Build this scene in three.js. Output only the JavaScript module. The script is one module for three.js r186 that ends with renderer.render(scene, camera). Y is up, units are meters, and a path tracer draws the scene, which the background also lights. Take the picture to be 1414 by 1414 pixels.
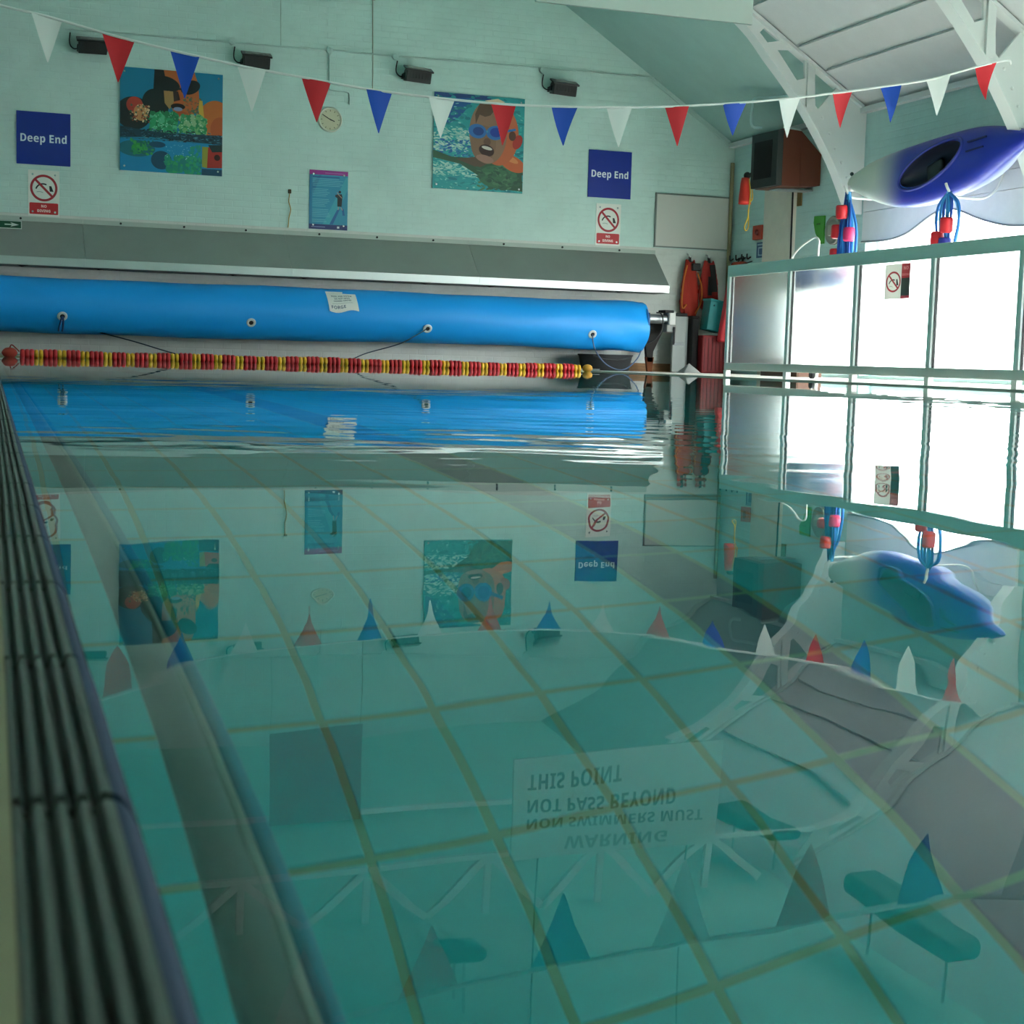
import * as THREE from 'three';
import { mergeGeometries, mergeVertices } from 'three/addons/utils/BufferGeometryUtils.js';
import { RoundedBoxGeometry } from 'three/addons/geometries/RoundedBoxGeometry.js';
import { Brush, Evaluator, SUBTRACTION } from 'three-bvh-csg';

// ---------------------------------------------------------------- camera, sky, exposure
const scene = new THREE.Scene();
const camera = new THREE.PerspectiveCamera(2 * Math.atan(707 / 2112.117) * 180 / Math.PI, 1, 0.02, 200);
camera.position.set(0, 0.1322, 0);
camera.rotation.order = 'YXZ';
camera.rotation.set(-5.7259 * Math.PI / 180, -18.9135 * Math.PI / 180, 1.6083 * Math.PI / 180);
camera.focus = 13; camera.userData.fStop = 26;
scene.add(camera);
const SKY = 11;
scene.background = new THREE.Color(0.94, 0.98, 1.0);
scene.backgroundIntensity = SKY;
const renderer = new THREE.WebGLRenderer({ antialias: true });
renderer.toneMapping = THREE.LinearToneMapping;
renderer.toneMappingExposure = 1.72;
renderer.shadowMap.enabled = true;

// ---------------------------------------------------------------- helpers
let seed = 7;
const rnd = () => { seed = (seed * 1664525 + 1013904223) >>> 0; return seed / 4294967296; };
const rr = (a, b) => a + (b - a) * rnd();
const used = new Map();
function numbered(n) { const k = used.get(n) || 0; used.set(n, k + 1); return k ? n + '_' + String(k).padStart(3, '0') : n; }
function tag(o, label, category, group, kind) { o.userData.label = label; if (category) o.userData.category = category; if (group) o.userData.group = group; if (kind) o.userData.kind = kind; return o; }
function thing(name, label, category, group) { const g = new THREE.Group(); g.name = numbered(name); scene.add(g); return tag(g, label, category, group); }
function mesh(name, geo, mat, parent = scene) { const m = new THREE.Mesh(Array.isArray(geo) ? merge(geo) : geo, mat); m.name = parent === scene ? numbered(name) : name; m.castShadow = m.receiveShadow = true; parent.add(m); return m; }
function struct(name, geo, mat, parent = scene) { const m = mesh(name, geo, mat, parent); if (parent === scene) m.userData.kind = 'structure'; return m; }
function structGroup(name) { const g = new THREE.Group(); g.name = numbered(name); g.userData.kind = 'structure'; scene.add(g); return g; }
function dup(o, label, group) { const c = o.clone(); c.name = numbered(o.name.replace(/_\d{3}$/, '')); c.userData = { ...o.userData }; scene.add(c); if (label) c.userData.label = label; if (group) c.userData.group = group; return c; }
function merge(gs) { return mergeGeometries(gs.map((g) => { let q = g.index ? g.toNonIndexed() : g; for (const k of Object.keys(q.attributes)) if (!['position', 'normal', 'uv'].includes(k)) q.deleteAttribute(k); return q; })); }
const box = (x0, x1, y0, y1, z0, z1) => { const g = new THREE.BoxGeometry(x1 - x0, y1 - y0, z1 - z0); g.translate((x0 + x1) / 2, (y0 + y1) / 2, (z0 + z1) / 2); return g; };
const rbox = (w, h, d, r = 0.01, s = 2) => new RoundedBoxGeometry(w, h, d, s, r);
// metre uvs for flat walls: project on the dominant axis
function metreUV(g, s = 1) { const p = g.attributes.position, n = g.attributes.normal, uv = new Float32Array(p.count * 2); for (let i = 0; i < p.count; i++) { const a = Math.abs(n.getX(i)), b = Math.abs(n.getY(i)), c = Math.abs(n.getZ(i)); const x = p.getX(i), y = p.getY(i), z = p.getZ(i); const [u, v] = c >= a && c >= b ? [x, y] : a >= b ? [z, y] : [x, z]; uv[2 * i] = u * s; uv[2 * i + 1] = v * s; } g.setAttribute('uv', new THREE.BufferAttribute(uv, 2)); return g; }
const V = (x, y, z) => new THREE.Vector3(x, y, z);
const tube = (pts, r, seg = 40, rad = 8, closed = false) => new THREE.TubeGeometry(new THREE.CatmullRomCurve3(pts.map((p) => V(...p)), closed, 'catmullrom', 0.5), seg, r, rad, closed);
function rod(a, b, r, seg = 12) { const A = V(...a), B = V(...b), d = B.clone().sub(A); const g = new THREE.CylinderGeometry(r, r, d.length(), seg); g.applyQuaternion(new THREE.Quaternion().setFromUnitVectors(V(0, 1, 0), d.normalize())); g.translate((A.x + B.x) / 2, (A.y + B.y) / 2, (A.z + B.z) / 2); return g; }
function bar(a, b, w, h) { const A = V(...a), B = V(...b), d = B.clone().sub(A); const g = new THREE.BoxGeometry(d.length(), h, w); g.applyQuaternion(new THREE.Quaternion().setFromUnitVectors(V(1, 0, 0), d.normalize())); g.translate((A.x + B.x) / 2, (A.y + B.y) / 2, (A.z + B.z) / 2); return g; }
function prism(pts, depth, z = 0, bevel = 0) { const s = new THREE.Shape(pts.map((p) => new THREE.Vector2(p[0], p[1]))); const g = new THREE.ExtrudeGeometry(s, { depth: depth - 2 * bevel, bevelEnabled: bevel > 0, bevelSize: bevel, bevelThickness: bevel, bevelSegments: 1 }); g.translate(0, 0, z + bevel); return g; }
function std(color, rough = 0.7, metal = 0, extra = {}) { return new THREE.MeshPhysicalMaterial({ color: new THREE.Color(color), roughness: rough, metalness: metal, ...extra }); }
function canvasTex(w, h, draw, repeat) { const c = document.createElement('canvas'); c.width = w; c.height = h; draw(c.getContext('2d'), w, h); const t = new THREE.CanvasTexture(c); t.colorSpace = THREE.SRGBColorSpace; t.magFilter = THREE.LinearFilter; if (repeat) { t.wrapS = t.wrapT = THREE.RepeatWrapping; t.repeat.set(...repeat); } return t; }
function dataTex(w, h, f, srgb, repeat) { const d = new Uint8Array(w * h * 4); for (let y = 0; y < h; y++) for (let x = 0; x < w; x++) { const v = f(x / w, y / h), o = (y * w + x) * 4; if (Array.isArray(v)) { d[o] = v[0]; d[o + 1] = v[1]; d[o + 2] = v[2]; } else d[o] = d[o + 1] = d[o + 2] = v; d[o + 3] = 255; } const t = new THREE.DataTexture(d, w, h); t.magFilter = THREE.LinearFilter; t.wrapS = t.wrapT = THREE.RepeatWrapping; if (srgb) t.colorSpace = THREE.SRGBColorSpace; if (repeat) t.repeat.set(...repeat); t.needsUpdate = true; return t; }
// tiling value noise
function tileNoise(n, sd) { const g = new Float32Array(n * n); let s = sd; for (let i = 0; i < n * n; i++) { s = (s * 1664525 + 1013904223) >>> 0; g[i] = s / 4294967296; } const at = (x, y) => g[((y % n + n) % n) * n + ((x % n + n) % n)]; return (u, v) => { const x = u * n, y = v * n, xi = Math.floor(x), yi = Math.floor(y), fx = x - xi, fy = y - yi, sx = fx * fx * (3 - 2 * fx), sy = fy * fy * (3 - 2 * fy); return (at(xi, yi) * (1 - sx) + at(xi + 1, yi) * sx) * (1 - sy) + (at(xi, yi + 1) * (1 - sx) + at(xi + 1, yi + 1) * sx) * sy; }; }
const n8 = tileNoise(8, 3), n16 = tileNoise(16, 5), n32 = tileNoise(32, 9), n64 = tileNoise(64, 11), n128 = tileNoise(128, 13);
const fbm = (u, v) => 0.4 * n8(u, v) + 0.25 * n16(u, v) + 0.18 * n32(u, v) + 0.1 * n64(u, v) + 0.07 * n128(u, v);

// ---------------------------------------------------------------- materials
// painted brick: courses 75 mm, bricks 225 mm, under many coats of paint
const BR = 0.9; // metres covered by one repeat (4 bricks x 12 courses)
function brickHeight(u, v) { const row = Math.floor(v * 12), x = u * 4 + (row % 2 ? 0.5 : 0); const fx = x - Math.floor(x), fy = v * 12 - row; const dx = Math.min(fx, 1 - fx) * 225, dy = Math.min(fy, 1 - fy) * 75; const e = Math.min(dx, dy); const joint = Math.min(1, Math.max(0, (e - 3) / 6)); const id = n64((Math.floor(x) * 7 + row * 13) / 64 + 0.001, row / 64 + 0.001); return (0.55 * joint + 0.2 * id * joint + 0.25 * fbm(u, v)); }
const brickBump = dataTex(512, 512, (u, v) => 255 * brickHeight(u, v), false, [1 / BR, 1 / BR]);
function paintTex(r, g, b, amp, size) { return dataTex(512, 512, (u, v) => { const k = 1 + amp * (fbm(u, v) - 0.5) * 2 - (n128(u, v) > 0.965 ? 0.05 : 0); return [Math.min(255, r * k), Math.min(255, g * k), Math.min(255, b * k)]; }, true, [1 / size, 1 / size]); }
const M = {};
M.wall = new THREE.MeshStandardMaterial({ map: paintTex(196, 221, 213, 0.05, 3.1), bumpMap: brickBump, bumpScale: 0.0022, roughness: 0.55 });
M.wallWhite = new THREE.MeshStandardMaterial({ map: paintTex(203, 207, 200, 0.05, 2.3), bumpMap: brickBump, bumpScale: 0.0022, roughness: 0.6 });
M.sideWall = new THREE.MeshStandardMaterial({ map: paintTex(184, 217, 213, 0.04, 2.7), bumpMap: brickBump, bumpScale: 0.003, roughness: 0.6 });
M.ceiling = new THREE.MeshStandardMaterial({ map: paintTex(214, 216, 216, 0.03, 2.2), roughness: 0.75 });
M.mintCeiling = new THREE.MeshStandardMaterial({ map: paintTex(166, 200, 192, 0.03, 2.4), roughness: 0.75 });  // mint hue, darkened to carry part of the end bay shade
M.flatCeiling = new THREE.MeshStandardMaterial({ map: paintTex(178, 228, 214, 0.03, 2.6), roughness: 0.75 });
M.whiteBoard = new THREE.MeshStandardMaterial({ map: paintTex(226, 228, 226, 0.03, 1.7), roughness: 0.6 });
M.deck = new THREE.MeshStandardMaterial({ map: paintTex(150, 144, 112, 0.1, 0.7), roughness: 0.6 });
M.white = std('#e4e6e2', 0.45);
M.steelWhite = std('#e3e7e4', 0.5);
M.black = std('#121414', 0.5);
M.rubber = std('#1b1d1e', 0.8);
M.chrome = std('#c8ccce', 0.25, 1);
M.greyMetal = std('#9a9fa0', 0.4, 0.8);
M.red = std('#c3202a', 0.55);
M.yellow = std('#d9a520', 0.5);

// ---------------------------------------------------------------- the hall
const XL = -2.5, XR = 9.55, ZB = -19, ZF = 3, EAVE = 3.09, FLATY = 4.7, XS = 7.01, XSL = 3.525 * 2 - XS;
{ // end wall: mint painted brick above, whiter band below
  const g = structGroup('wall_back');
  mesh('painted_brick', metreUV(box(XL - 0.2, XR + 0.3, 1.66, 5.0, ZB - 0.25, ZB)), M.wall, g);
  mesh('lower_band', metreUV(box(XL - 0.2, XR + 0.3, -0.1, 1.66, ZB - 0.25, ZB + 0.002)), M.wallWhite, g);
  struct('wall_front', metreUV(box(XL - 0.2, XR + 0.3, -0.1, 5.0, ZF, ZF + 0.25)), M.wall);
}
const bays = [-19, -15.7, -12.4, -9.1, -5.8, -2.5, 0.8];
const waveOf = (z0) => [[-15.9, 1.58], [-15.59, 1.58], [-15.06, 1.575], [-14.7, 1.62], [-14.37, 1.74], [-14.18, 1.8], [-13.98, 1.83], [-13.72, 1.78], [-13.47, 1.7], [-13.16, 1.62], [-12.87, 1.57], [-12.55, 1.55]].map(([z, y]) => [z + 15.7 + z0, y]).filter(([z]) => z > z0 + 0.1 && z < z0 + 3.2);
function smooth(pts, n = 40) { const c = new THREE.CatmullRomCurve3(pts.map((p) => V(p[0], p[1], 0))); return c.getPoints(n).map((p) => [p.x, p.y]); }
{ // right wall: openings down to the deck with wavy heads in every bay, a low glazed opening in the end bay
  const s = new THREE.Shape([[ZB - 0.25, -0.1], [ZF + 0.25, -0.1], [ZF + 0.25, 3.3], [ZB - 0.25, 3.3]].map((p) => new THREE.Vector2(...p)));
  const holes = [[[-17.15, 0.05], [-15.85, 0.05], [-15.85, 1.3], [-17.15, 1.3]]];
  for (const z0 of bays.slice(1)) { const w = smooth(waveOf(z0)).map(([z, y]) => [z, y + 0.08]); const a = w[0][0], b = w[w.length - 1][0]; if (b < ZF) holes.push([[a, 0.05], [b, 0.05], ...w.reverse()]); }
  for (const h of holes) s.holes.push(new THREE.Path(h.map((p) => new THREE.Vector2(...p))));
  const g = new THREE.ExtrudeGeometry(s, { depth: 0.25, bevelEnabled: false });
  g.rotateY(-Math.PI / 2); g.translate(XR + 0.25, 0, 0); // (z,y) plane -> world
  struct('wall_right', metreUV(g), M.sideWall);
  let k = 0;
  for (const h of holes) { // a clear pane in each opening
    const zs = h.map((p) => p[0]), ys = h.map((p) => p[1]);
    const w = structGroup('window_' + (++k));
    const a = Math.min(...zs), b = Math.max(...zs), t = Math.max(...ys);
    mesh('frame', [box(XR + 0.16, XR + 0.22, 0.05, 0.12, a, b), box(XR + 0.16, XR + 0.22, 0.12, ys[2], a, a + 0.05), box(XR + 0.16, XR + 0.22, 0.12, ys[ys.length - 1] , b - 0.05, b)], M.white, w);
  }
}
{ // plain left wall
  const s = new THREE.Shape([[ZB - 0.25, -0.1], [ZF + 0.25, -0.1], [ZF + 0.25, 3.3], [ZB - 0.25, 3.3]].map((p) => new THREE.Vector2(...p)));
  const g = new THREE.ExtrudeGeometry(s, { depth: 0.25, bevelEnabled: false });
  g.rotateY(-Math.PI / 2); g.translate(XL, 0, 0);
  struct('wall_left', metreUV(g), M.sideWall);
}
{ // ceiling: two slopes and a flat middle, with purlins on the right slope
  const g = structGroup('ceiling');
  const L = ZF + 0.3 - (ZB - 0.3), zc = (ZF + ZB) / 2;
  const slope = (x0, y0, x1, y1) => prism([[x0, y0], [x1, y1], [x1, y1 + 0.12], [x0, y0 + 0.12]], L, ZB - 0.3);
  const sp = (z0, z1, m) => mesh('slope_panel', metreUV(prism([[XR + 0.35, EAVE - 0.222], [XS, FLATY], [XS, FLATY + 0.12], [XR + 0.35, EAVE - 0.102]], z1 - z0, z0)), m, g);
  sp(ZB - 0.3, -15.7, M.mintCeiling); sp(-15.7, ZF + 0.3, M.ceiling);
  mesh('slope_panel', metreUV(slope(XL - 0.35, EAVE - 0.222, XSL, FLATY)), M.ceiling, g);
  mesh('flat_panel', metreUV(box(XSL, XS, FLATY, FLATY + 0.12, ZB - 0.3, ZF + 0.3)), M.flatCeiling, g);
  const a = Math.atan(0.634);
  for (const [x, y] of [[8.6, 3.675], [8.96, 3.445], [8.0, 4.055]]) { const b = new THREE.BoxGeometry(0.06, 0.04, 3.1); b.rotateZ(-a); b.translate(x, y, -14.04); mesh('purlin', b, M.ceiling, g); }
  mesh('eave_beam', box(9.45, 9.54, 3.04, 3.1, ZB, ZF), M.ceiling, g);
}
struct('ground', metreUV(box(XR + 0.3, 60, -0.25, -0.05, -60, 40)), std('#b9bab4', 0.9));
// deck around the pool
const PX0 = 0.0385, PX1 = 7.0, PZ0 = -17.6, PZ1 = 1.5, DY = 0.012, DEPTH = 0.9;
{
  const g = structGroup('floor');
  mesh('left_deck', metreUV(box(XL, 0.0045, -0.12, DY, ZB, ZF)), M.deck, g);
  mesh('right_deck', metreUV(box(PX1, XR + 0.3, -0.12, DY, ZB, ZF)), std('#c9c6ba', 0.55), g);
  mesh('end_deck', metreUV(box(0.0045, PX1, -0.12, DY, ZB, PZ0)), M.deck, g);
  mesh('near_deck', metreUV(box(0.0045, PX1, -0.12, DY, PZ1, ZF)), M.deck, g);
}
{ // pool shell
  const shell = std('#9fd6cc', 0.5);
  struct('wall_pool_left', box(-0.2, PX0, -1.1, -0.121, PZ0 - 0.2, PZ1 + 0.2), shell);
  struct('wall_pool_right', box(PX1, PX1 + 0.2, -1.1, -0.121, PZ0 - 0.2, PZ1 + 0.2), shell);
  struct('wall_pool_far', box(PX0, PX1, -1.1, -0.121, PZ0 - 0.2, PZ0), shell);
  struct('wall_pool_near', box(PX0, PX1, -1.1, -0.121, PZ1, PZ1 + 0.2), shell);
  // floor tiles 115 x 207 mm in raised courses, grout recessed
  const g = structGroup('pool_floor');
  mesh('grout_bed', box(PX0 - 0.1, PX1 + 0.1, -1.1, -DEPTH - 0.0008, PZ0 - 0.1, PZ1 + 0.1), std('#94ac84', 0.9), g);
  const TW = 0.115, TL = 0.2067, X0 = 0.08, Z0 = -1.055;
  const tileG = prism([[-TW / 2 + 0.0052, -TL / 2 + 0.0052], [TW / 2 - 0.0052, -TL / 2 + 0.0052], [TW / 2 - 0.0052, TL / 2 - 0.0052], [-TW / 2 + 0.0052, TL / 2 - 0.0052]], 0.02, 0, 0.0015);
  tileG.rotateX(-Math.PI / 2); tileG.translate(0, -0.02, 0);
  const pale = [], dark = [];
  for (let i = 0; i < 5; i++) { pale.push(new THREE.MeshStandardMaterial({ color: new THREE.Color().setRGB(0.09 + 0.01 * i, 0.57 + 0.014 * i, 0.59 + 0.014 * i), roughness: 0.35 })); dark.push(new THREE.MeshStandardMaterial({ color: new THREE.Color().setRGB(0.1 + 0.01 * i, 0.11 + 0.01 * i, 0.16 + 0.012 * i), roughness: 0.4 })); }
  const cells = [];
  for (let i = -1; X0 + i * TW < PX1; i++) for (let j = -13; j < 81; j++) { const x = X0 + (i + 0.5) * TW, z = Z0 - (j + 0.5) * TL; if (x + TW / 2 < PX0 || z < PZ0 || z > PZ1) continue; const seen = z < -0.75 && x < 0.85 * -z + 0.1; cells.push({ i, j, x, z, d: seen ? -z + x * 0.3 : 1e3 + Math.hypot(x, z) }); }
  cells.sort((a, b) => a.d - b.d);
  const rest = [[], []];
  cells.forEach((c, k) => { const lane = c.i === 6; if (k < 300) { const m = mesh('floor_tile', tileG, (lane ? dark : pale)[Math.floor(rnd() * 5)], g); m.position.set(c.x, -DEPTH + rr(-0.0008, 0.0008), c.z); } else rest[lane ? 1 : 0].push(c); });
  rest.forEach((list, w) => { const im = new THREE.InstancedMesh(tileG, w ? dark[2] : new THREE.MeshStandardMaterial({ color: '#ffffff', roughness: 0.35 }), list.length); im.name = w ? 'lane_tiles_beyond' : 'tiles_beyond'; im.userData.kind = 'stuff'; list.forEach((c, k) => { im.setMatrixAt(k, new THREE.Matrix4().makeTranslation(c.x, -DEPTH, c.z)); if (!w) im.setColorAt(k, pale[Math.floor(rnd() * 5)].color); }); g.add(im); });
}
{ // water: one closed body with faint ripples on top
  const xs = [], zs = [];
  const WX0 = 0.033, WX1 = PX1 + 0.004, WZ0 = PZ0 - 0.004, WZ1 = PZ1 + 0.004;
  for (let x = WX0, i = 0; x < WX1 - 0.01; i++) { xs.push(x); x += 0.028; } xs.push(WX1);
  { let z = WZ1; while (z > WZ0 + 0.05) { zs.push(z); z -= z > -0.2 ? 0.06 : z > -6 ? 0.022 : z > -10 ? 0.04 : 0.08; } zs.push(WZ0); }
  const waves = []; let s2 = 21; const r2 = () => { s2 = (s2 * 1664525 + 1013904223) >>> 0; return s2 / 4294967296; };
  const add = (n, l0, l1, slope, spread, dir0) => { for (let i = 0; i < n; i++) { const L = l0 + (l1 - l0) * r2(), k = 2 * Math.PI / L, th = dir0 + spread * (r2() - 0.5); waves.push([k * Math.sin(th), k * Math.cos(th), r2() * 6.28, slope / k / Math.sqrt(n)]); } };
  add(12, 0.07, 0.22, 0.0036, 2.8, 0.2); add(8, 0.3, 0.8, 0.0026, 3.1, 0.5); add(5, 1.2, 3.0, 0.0009, 3.1, 0);
  const patch = (x, z) => (z < -5 ? Math.max(0.22, 1 + (z + 5) * 0.26) : 1) * (0.24 + 1.3 * Math.pow(n16(x / 14 + 0.13, z / 14 + 0.71), 1.5) + 0.7 * Math.exp(-Math.pow((z + 2.7) / 0.7, 2)) - 0.2 * Math.exp(-Math.pow((z + 0.6) / 0.6, 2)));
  const P = [], N = [], I = [];
  for (const z of zs) for (const x of xs) { let h = 0, hx = 0, hz = 0; const a = patch(x, z); for (const [kx, kz, ph, A] of waves) { const t = kx * x + kz * z + ph; h += A * Math.sin(t); hx += A * kx * Math.cos(t); hz += A * kz * Math.cos(t); } P.push(x, a * h, z); const n = V(-a * hx, 1, -a * hz).normalize(); N.push(n.x, n.y, n.z); }
  const nx = xs.length, nz = zs.length;
  for (let j = 0; j < nz - 1; j++) for (let i = 0; i < nx - 1; i++) { const a = j * nx + i, b = a + 1, c = a + nx, d = c + 1; I.push(a, b, d, a, d, c); }
  const bottom = -DEPTH - 0.03;
  const side = (ids, nn) => { const o = P.length / 3; ids.forEach((k) => { P.push(P[3 * k], P[3 * k + 1], P[3 * k + 2], P[3 * k], bottom, P[3 * k + 2]); N.push(...nn, ...nn); }); for (let k = 0; k < ids.length - 1; k++) { const a = o + 2 * k; I.push(a, a + 1, a + 3, a, a + 3, a + 2); } };
  const row = (j, rev) => { const r = [...Array(nx).keys()].map((i) => j * nx + i); return rev ? r.reverse() : r; }, col = (i, rev) => { const r = [...Array(nz).keys()].map((j) => j * nx + i); return rev ? r.reverse() : r; };
  side(row(0), [0, 0, 1]); side(row(nz - 1, true), [0, 0, -1]); side(col(0, true), [-1, 0, 0]); side(col(nx - 1), [1, 0, 0]);
  const o = P.length / 3; P.push(WX0, bottom, WZ1, WX1, bottom, WZ1, WX1, bottom, WZ0, WX0, bottom, WZ0); for (let k = 0; k < 4; k++) N.push(0, -1, 0); I.push(o, o + 2, o + 1, o, o + 3, o + 2);
  const g = new THREE.BufferGeometry(); g.setAttribute('position', new THREE.Float32BufferAttribute(P, 3)); g.setAttribute('normal', new THREE.Float32BufferAttribute(N, 3)); g.setIndex(I);
  const water = mesh('pool_water', g, new THREE.MeshPhysicalMaterial({ color: '#ffffff', roughness: 0, metalness: 0, transmission: 1, thickness: 1, ior: 1.333, attenuationColor: new THREE.Color().setRGB(0.5, 0.93, 0.93), attenuationDistance: 1.9 }));
  water.castShadow = false;
  tag(water, 'still clear teal pool water mirroring the end wall', 'water', null, 'stuff');
}
{ // ribbed edge tiles along the left side
  const g = structGroup('pool_edge');
  const prof = [[0.0048, DY - 0.0004], [0.0056, DY]];
  const x0 = 0.0066, pitch = 0.0058;
  for (let i = 0; i < 4; i++) { const a = x0 + i * pitch; prof.push([a, DY - 0.0002], [a + 0.0004, DY - 0.0012], [a + 0.0008, DY - 0.0036], [a + 0.0016, DY - 0.0045], [a + 0.0025, DY - 0.0038], [a + 0.003, DY - 0.0014], [a + 0.0035, DY - 0.0003], [a + 0.0044, DY + 0.0002], [a + 0.0053, DY - 0.0001]); }
  prof.push([0.0306, DY - 0.0004], [0.0306, -0.12], [0.0048, -0.12]);
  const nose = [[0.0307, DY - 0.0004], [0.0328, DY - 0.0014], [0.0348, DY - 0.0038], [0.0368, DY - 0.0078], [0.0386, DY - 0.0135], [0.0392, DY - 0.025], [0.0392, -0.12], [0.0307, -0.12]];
  const LEN = 0.198, tg = prism(prof, LEN - 0.0065, 0, 0), ng = prism(nose, LEN - 0.0065, 0, 0), nm = new THREE.MeshPhysicalMaterial({ color: '#2b3b4d', roughness: 0.8, specularIntensity: 0.25 });  // rounded tile noses in one even blue-grey
  const mats = ['#434d44', '#3f4840', '#475047'].map((c) => new THREE.MeshPhysicalMaterial({ color: c, roughness: 0.45, bumpMap: brickBump, bumpScale: 0.0002 }));
  let z = -0.415;
  for (let k = 0; k < 9; k++) z += LEN;
  for (; z > PZ0 + 0.1; z -= LEN) { const m = mesh('edge_tile', tg, mats[Math.floor(rnd() * 3)], g); m.position.set(rr(-0.0003, 0.0003), rr(-0.0003, 0.0003), z - LEN + 0.00325); mesh('blue_grey_nose', ng, nm, m); }
  mesh('joint_bed', box(0.0046, 0.0362, -0.119, DY - 0.0065, PZ0, PZ1), std('#191a12', 0.95), g);
}
{ // underwater wall pipe; two thin tubes added for its light streak and blue strip
  const r = thing('underwater_pipe', 'grey pipe running under water along the left pool wall', 'pipe');
  mesh('pipe', rod([0.0855, -0.2, 1.2], [0.0855, -0.2, -17.3], 0.0115, 24), std('#69736b', 0.35), r);
  for (let z = -7; z > -17; z -= 2) mesh('bracket', [box(0.038, 0.08, -0.205, -0.195, z - 0.01, z + 0.01)], M.greyMetal, r);
  const c = mesh('pale_streak', tube([[0.0965, -0.196, 1.2], [0.0968, -0.196, -3], [0.0962, -0.196, -9], [0.0965, -0.196, -17.3]], 0.0032, 60, 10), std('#93a596', 0.5)); tag(c, 'thin pale tube added for the light streak along the grey pipe', 'cord');
  const h = mesh('blue_strip', tube([[0.1038, -0.2, 1.2], [0.104, -0.2, -3], [0.1035, -0.2, -9], [0.104, -0.2, -17.3]], 0.0045, 60, 10), std('#2494ae', 0.5)); tag(h, 'thin blue tube added for the blue strip along the grey pipe', 'strip');
}

// ---------------------------------------------------------------- roof trusses
function truss(z, chordY, label) {
  const t = thing('roof_truss', label, 'truss', 'white steel roof trusses');
  const pin = smooth([[9.4, 1.9], [9.3, 2.1], [9.14, 2.42], [8.94, 2.73], [8.73, 3.02], [8.49, 3.3], [8.25, 3.55], [8.02, 3.8], [7.72, 4.02], [7.35, 4.15]], 30);
  const mir = (p) => [7.05 - p[0], p[1]];
  for (const side of [0, 1]) {
    const f = side ? mir : (p) => p;
    const s = new THREE.Shape([...pin, [7.15, 4.57], [9.54, 3.07], [9.54, 1.9]].map((p) => new THREE.Vector2(...f(p))));
    for (const h of [[[8.84, 3.5], [9.14, 3.31], [8.91, 3.04], [8.87, 3.08]], [[8.36, 3.65], [8.59, 3.67], [8.7, 3.62], [8.72, 3.37], [8.62, 3.34]], [[8.18, 3.87], [8.38, 3.75], [8.23, 3.72], [8.13, 3.82]], [[7.5, 4.26], [7.86, 4.06], [7.8, 4.03], [7.5, 4.2]]]) s.holes.push(new THREE.Path(h.map((p) => new THREE.Vector2(...f(p)))));
    const g = new THREE.ExtrudeGeometry(s, { depth: 0.03, bevelEnabled: false }); g.translate(0, 0, z - 0.015);
    mesh('web_plate', g, M.steelWhite, t);
    const inner = pin.map(f), off = pin.map((p, i) => { const a = pin[Math.max(0, i - 1)], b = pin[Math.min(pin.length - 1, i + 1)], d = Math.hypot(b[0] - a[0], b[1] - a[1]); return f([p[0] - (b[1] - a[1]) / d * -0.02 * -1, p[1] + (b[0] - a[0]) / d * 0.02]); });
    mesh('flange', prism([...inner, ...off.reverse()], 0.17, z - 0.085), M.steelWhite, t);
    mesh('outer_chord', prism([[9.54, 3.04], [7.15, 4.55], [7.15, 4.59], [9.54, 3.08]].map(f), 0.14, z - 0.07), M.steelWhite, t);
    mesh('stiffener', box(...(side ? [7.05 - 8.83, 7.05 - 8.74] : [8.74, 8.83]), 3.03, 3.54, z - 0.05, z + 0.05), M.steelWhite, t);
    for (const [x, y] of [[8.97, 2.95], [9.07, 2.78], [9.15, 2.62], [9.24, 2.47], [9.32, 2.3]]) { const b = new THREE.SphereGeometry(0.018, 8, 6); b.scale(1, 1, 0.7); const p = f([x, y]); b.translate(p[0], p[1], z + 0.018); mesh('bolt', b, M.steelWhite, t); }
  }
  mesh('lower_chord', box(-0.35, 7.4, chordY - 0.025, chordY + 0.025, z - 0.03, z + 0.03), M.steelWhite, t);
  if (FLATY - chordY > 0.2) for (let x = 3.05 - 1.08 * 3; x < 7; x += 1.08) {
    mesh('web_bar', bar([x, chordY, z], [x, FLATY - 0.02, z], 0.05, 0.06), M.steelWhite, t);
    if (x - 0.54 > -0.3) mesh('web_bar', bar([x, chordY, z], [x - 0.54, FLATY - 0.03, z], 0.05, 0.07), M.steelWhite, t);
    if (x + 0.54 < 7.3) mesh('web_bar', bar([x, chordY, z], [x + 0.54, FLATY - 0.03, z], 0.05, 0.07), M.steelWhite, t);
  }
  return t;
}
truss(-15.7, 4.6, 'white arched roof truss at the kayak bow, bolted plate foot beside the brown wall unit');
truss(-12.4, 4.15, 'white arched roof truss at the kayak stern, crossing the upper right corner');

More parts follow.
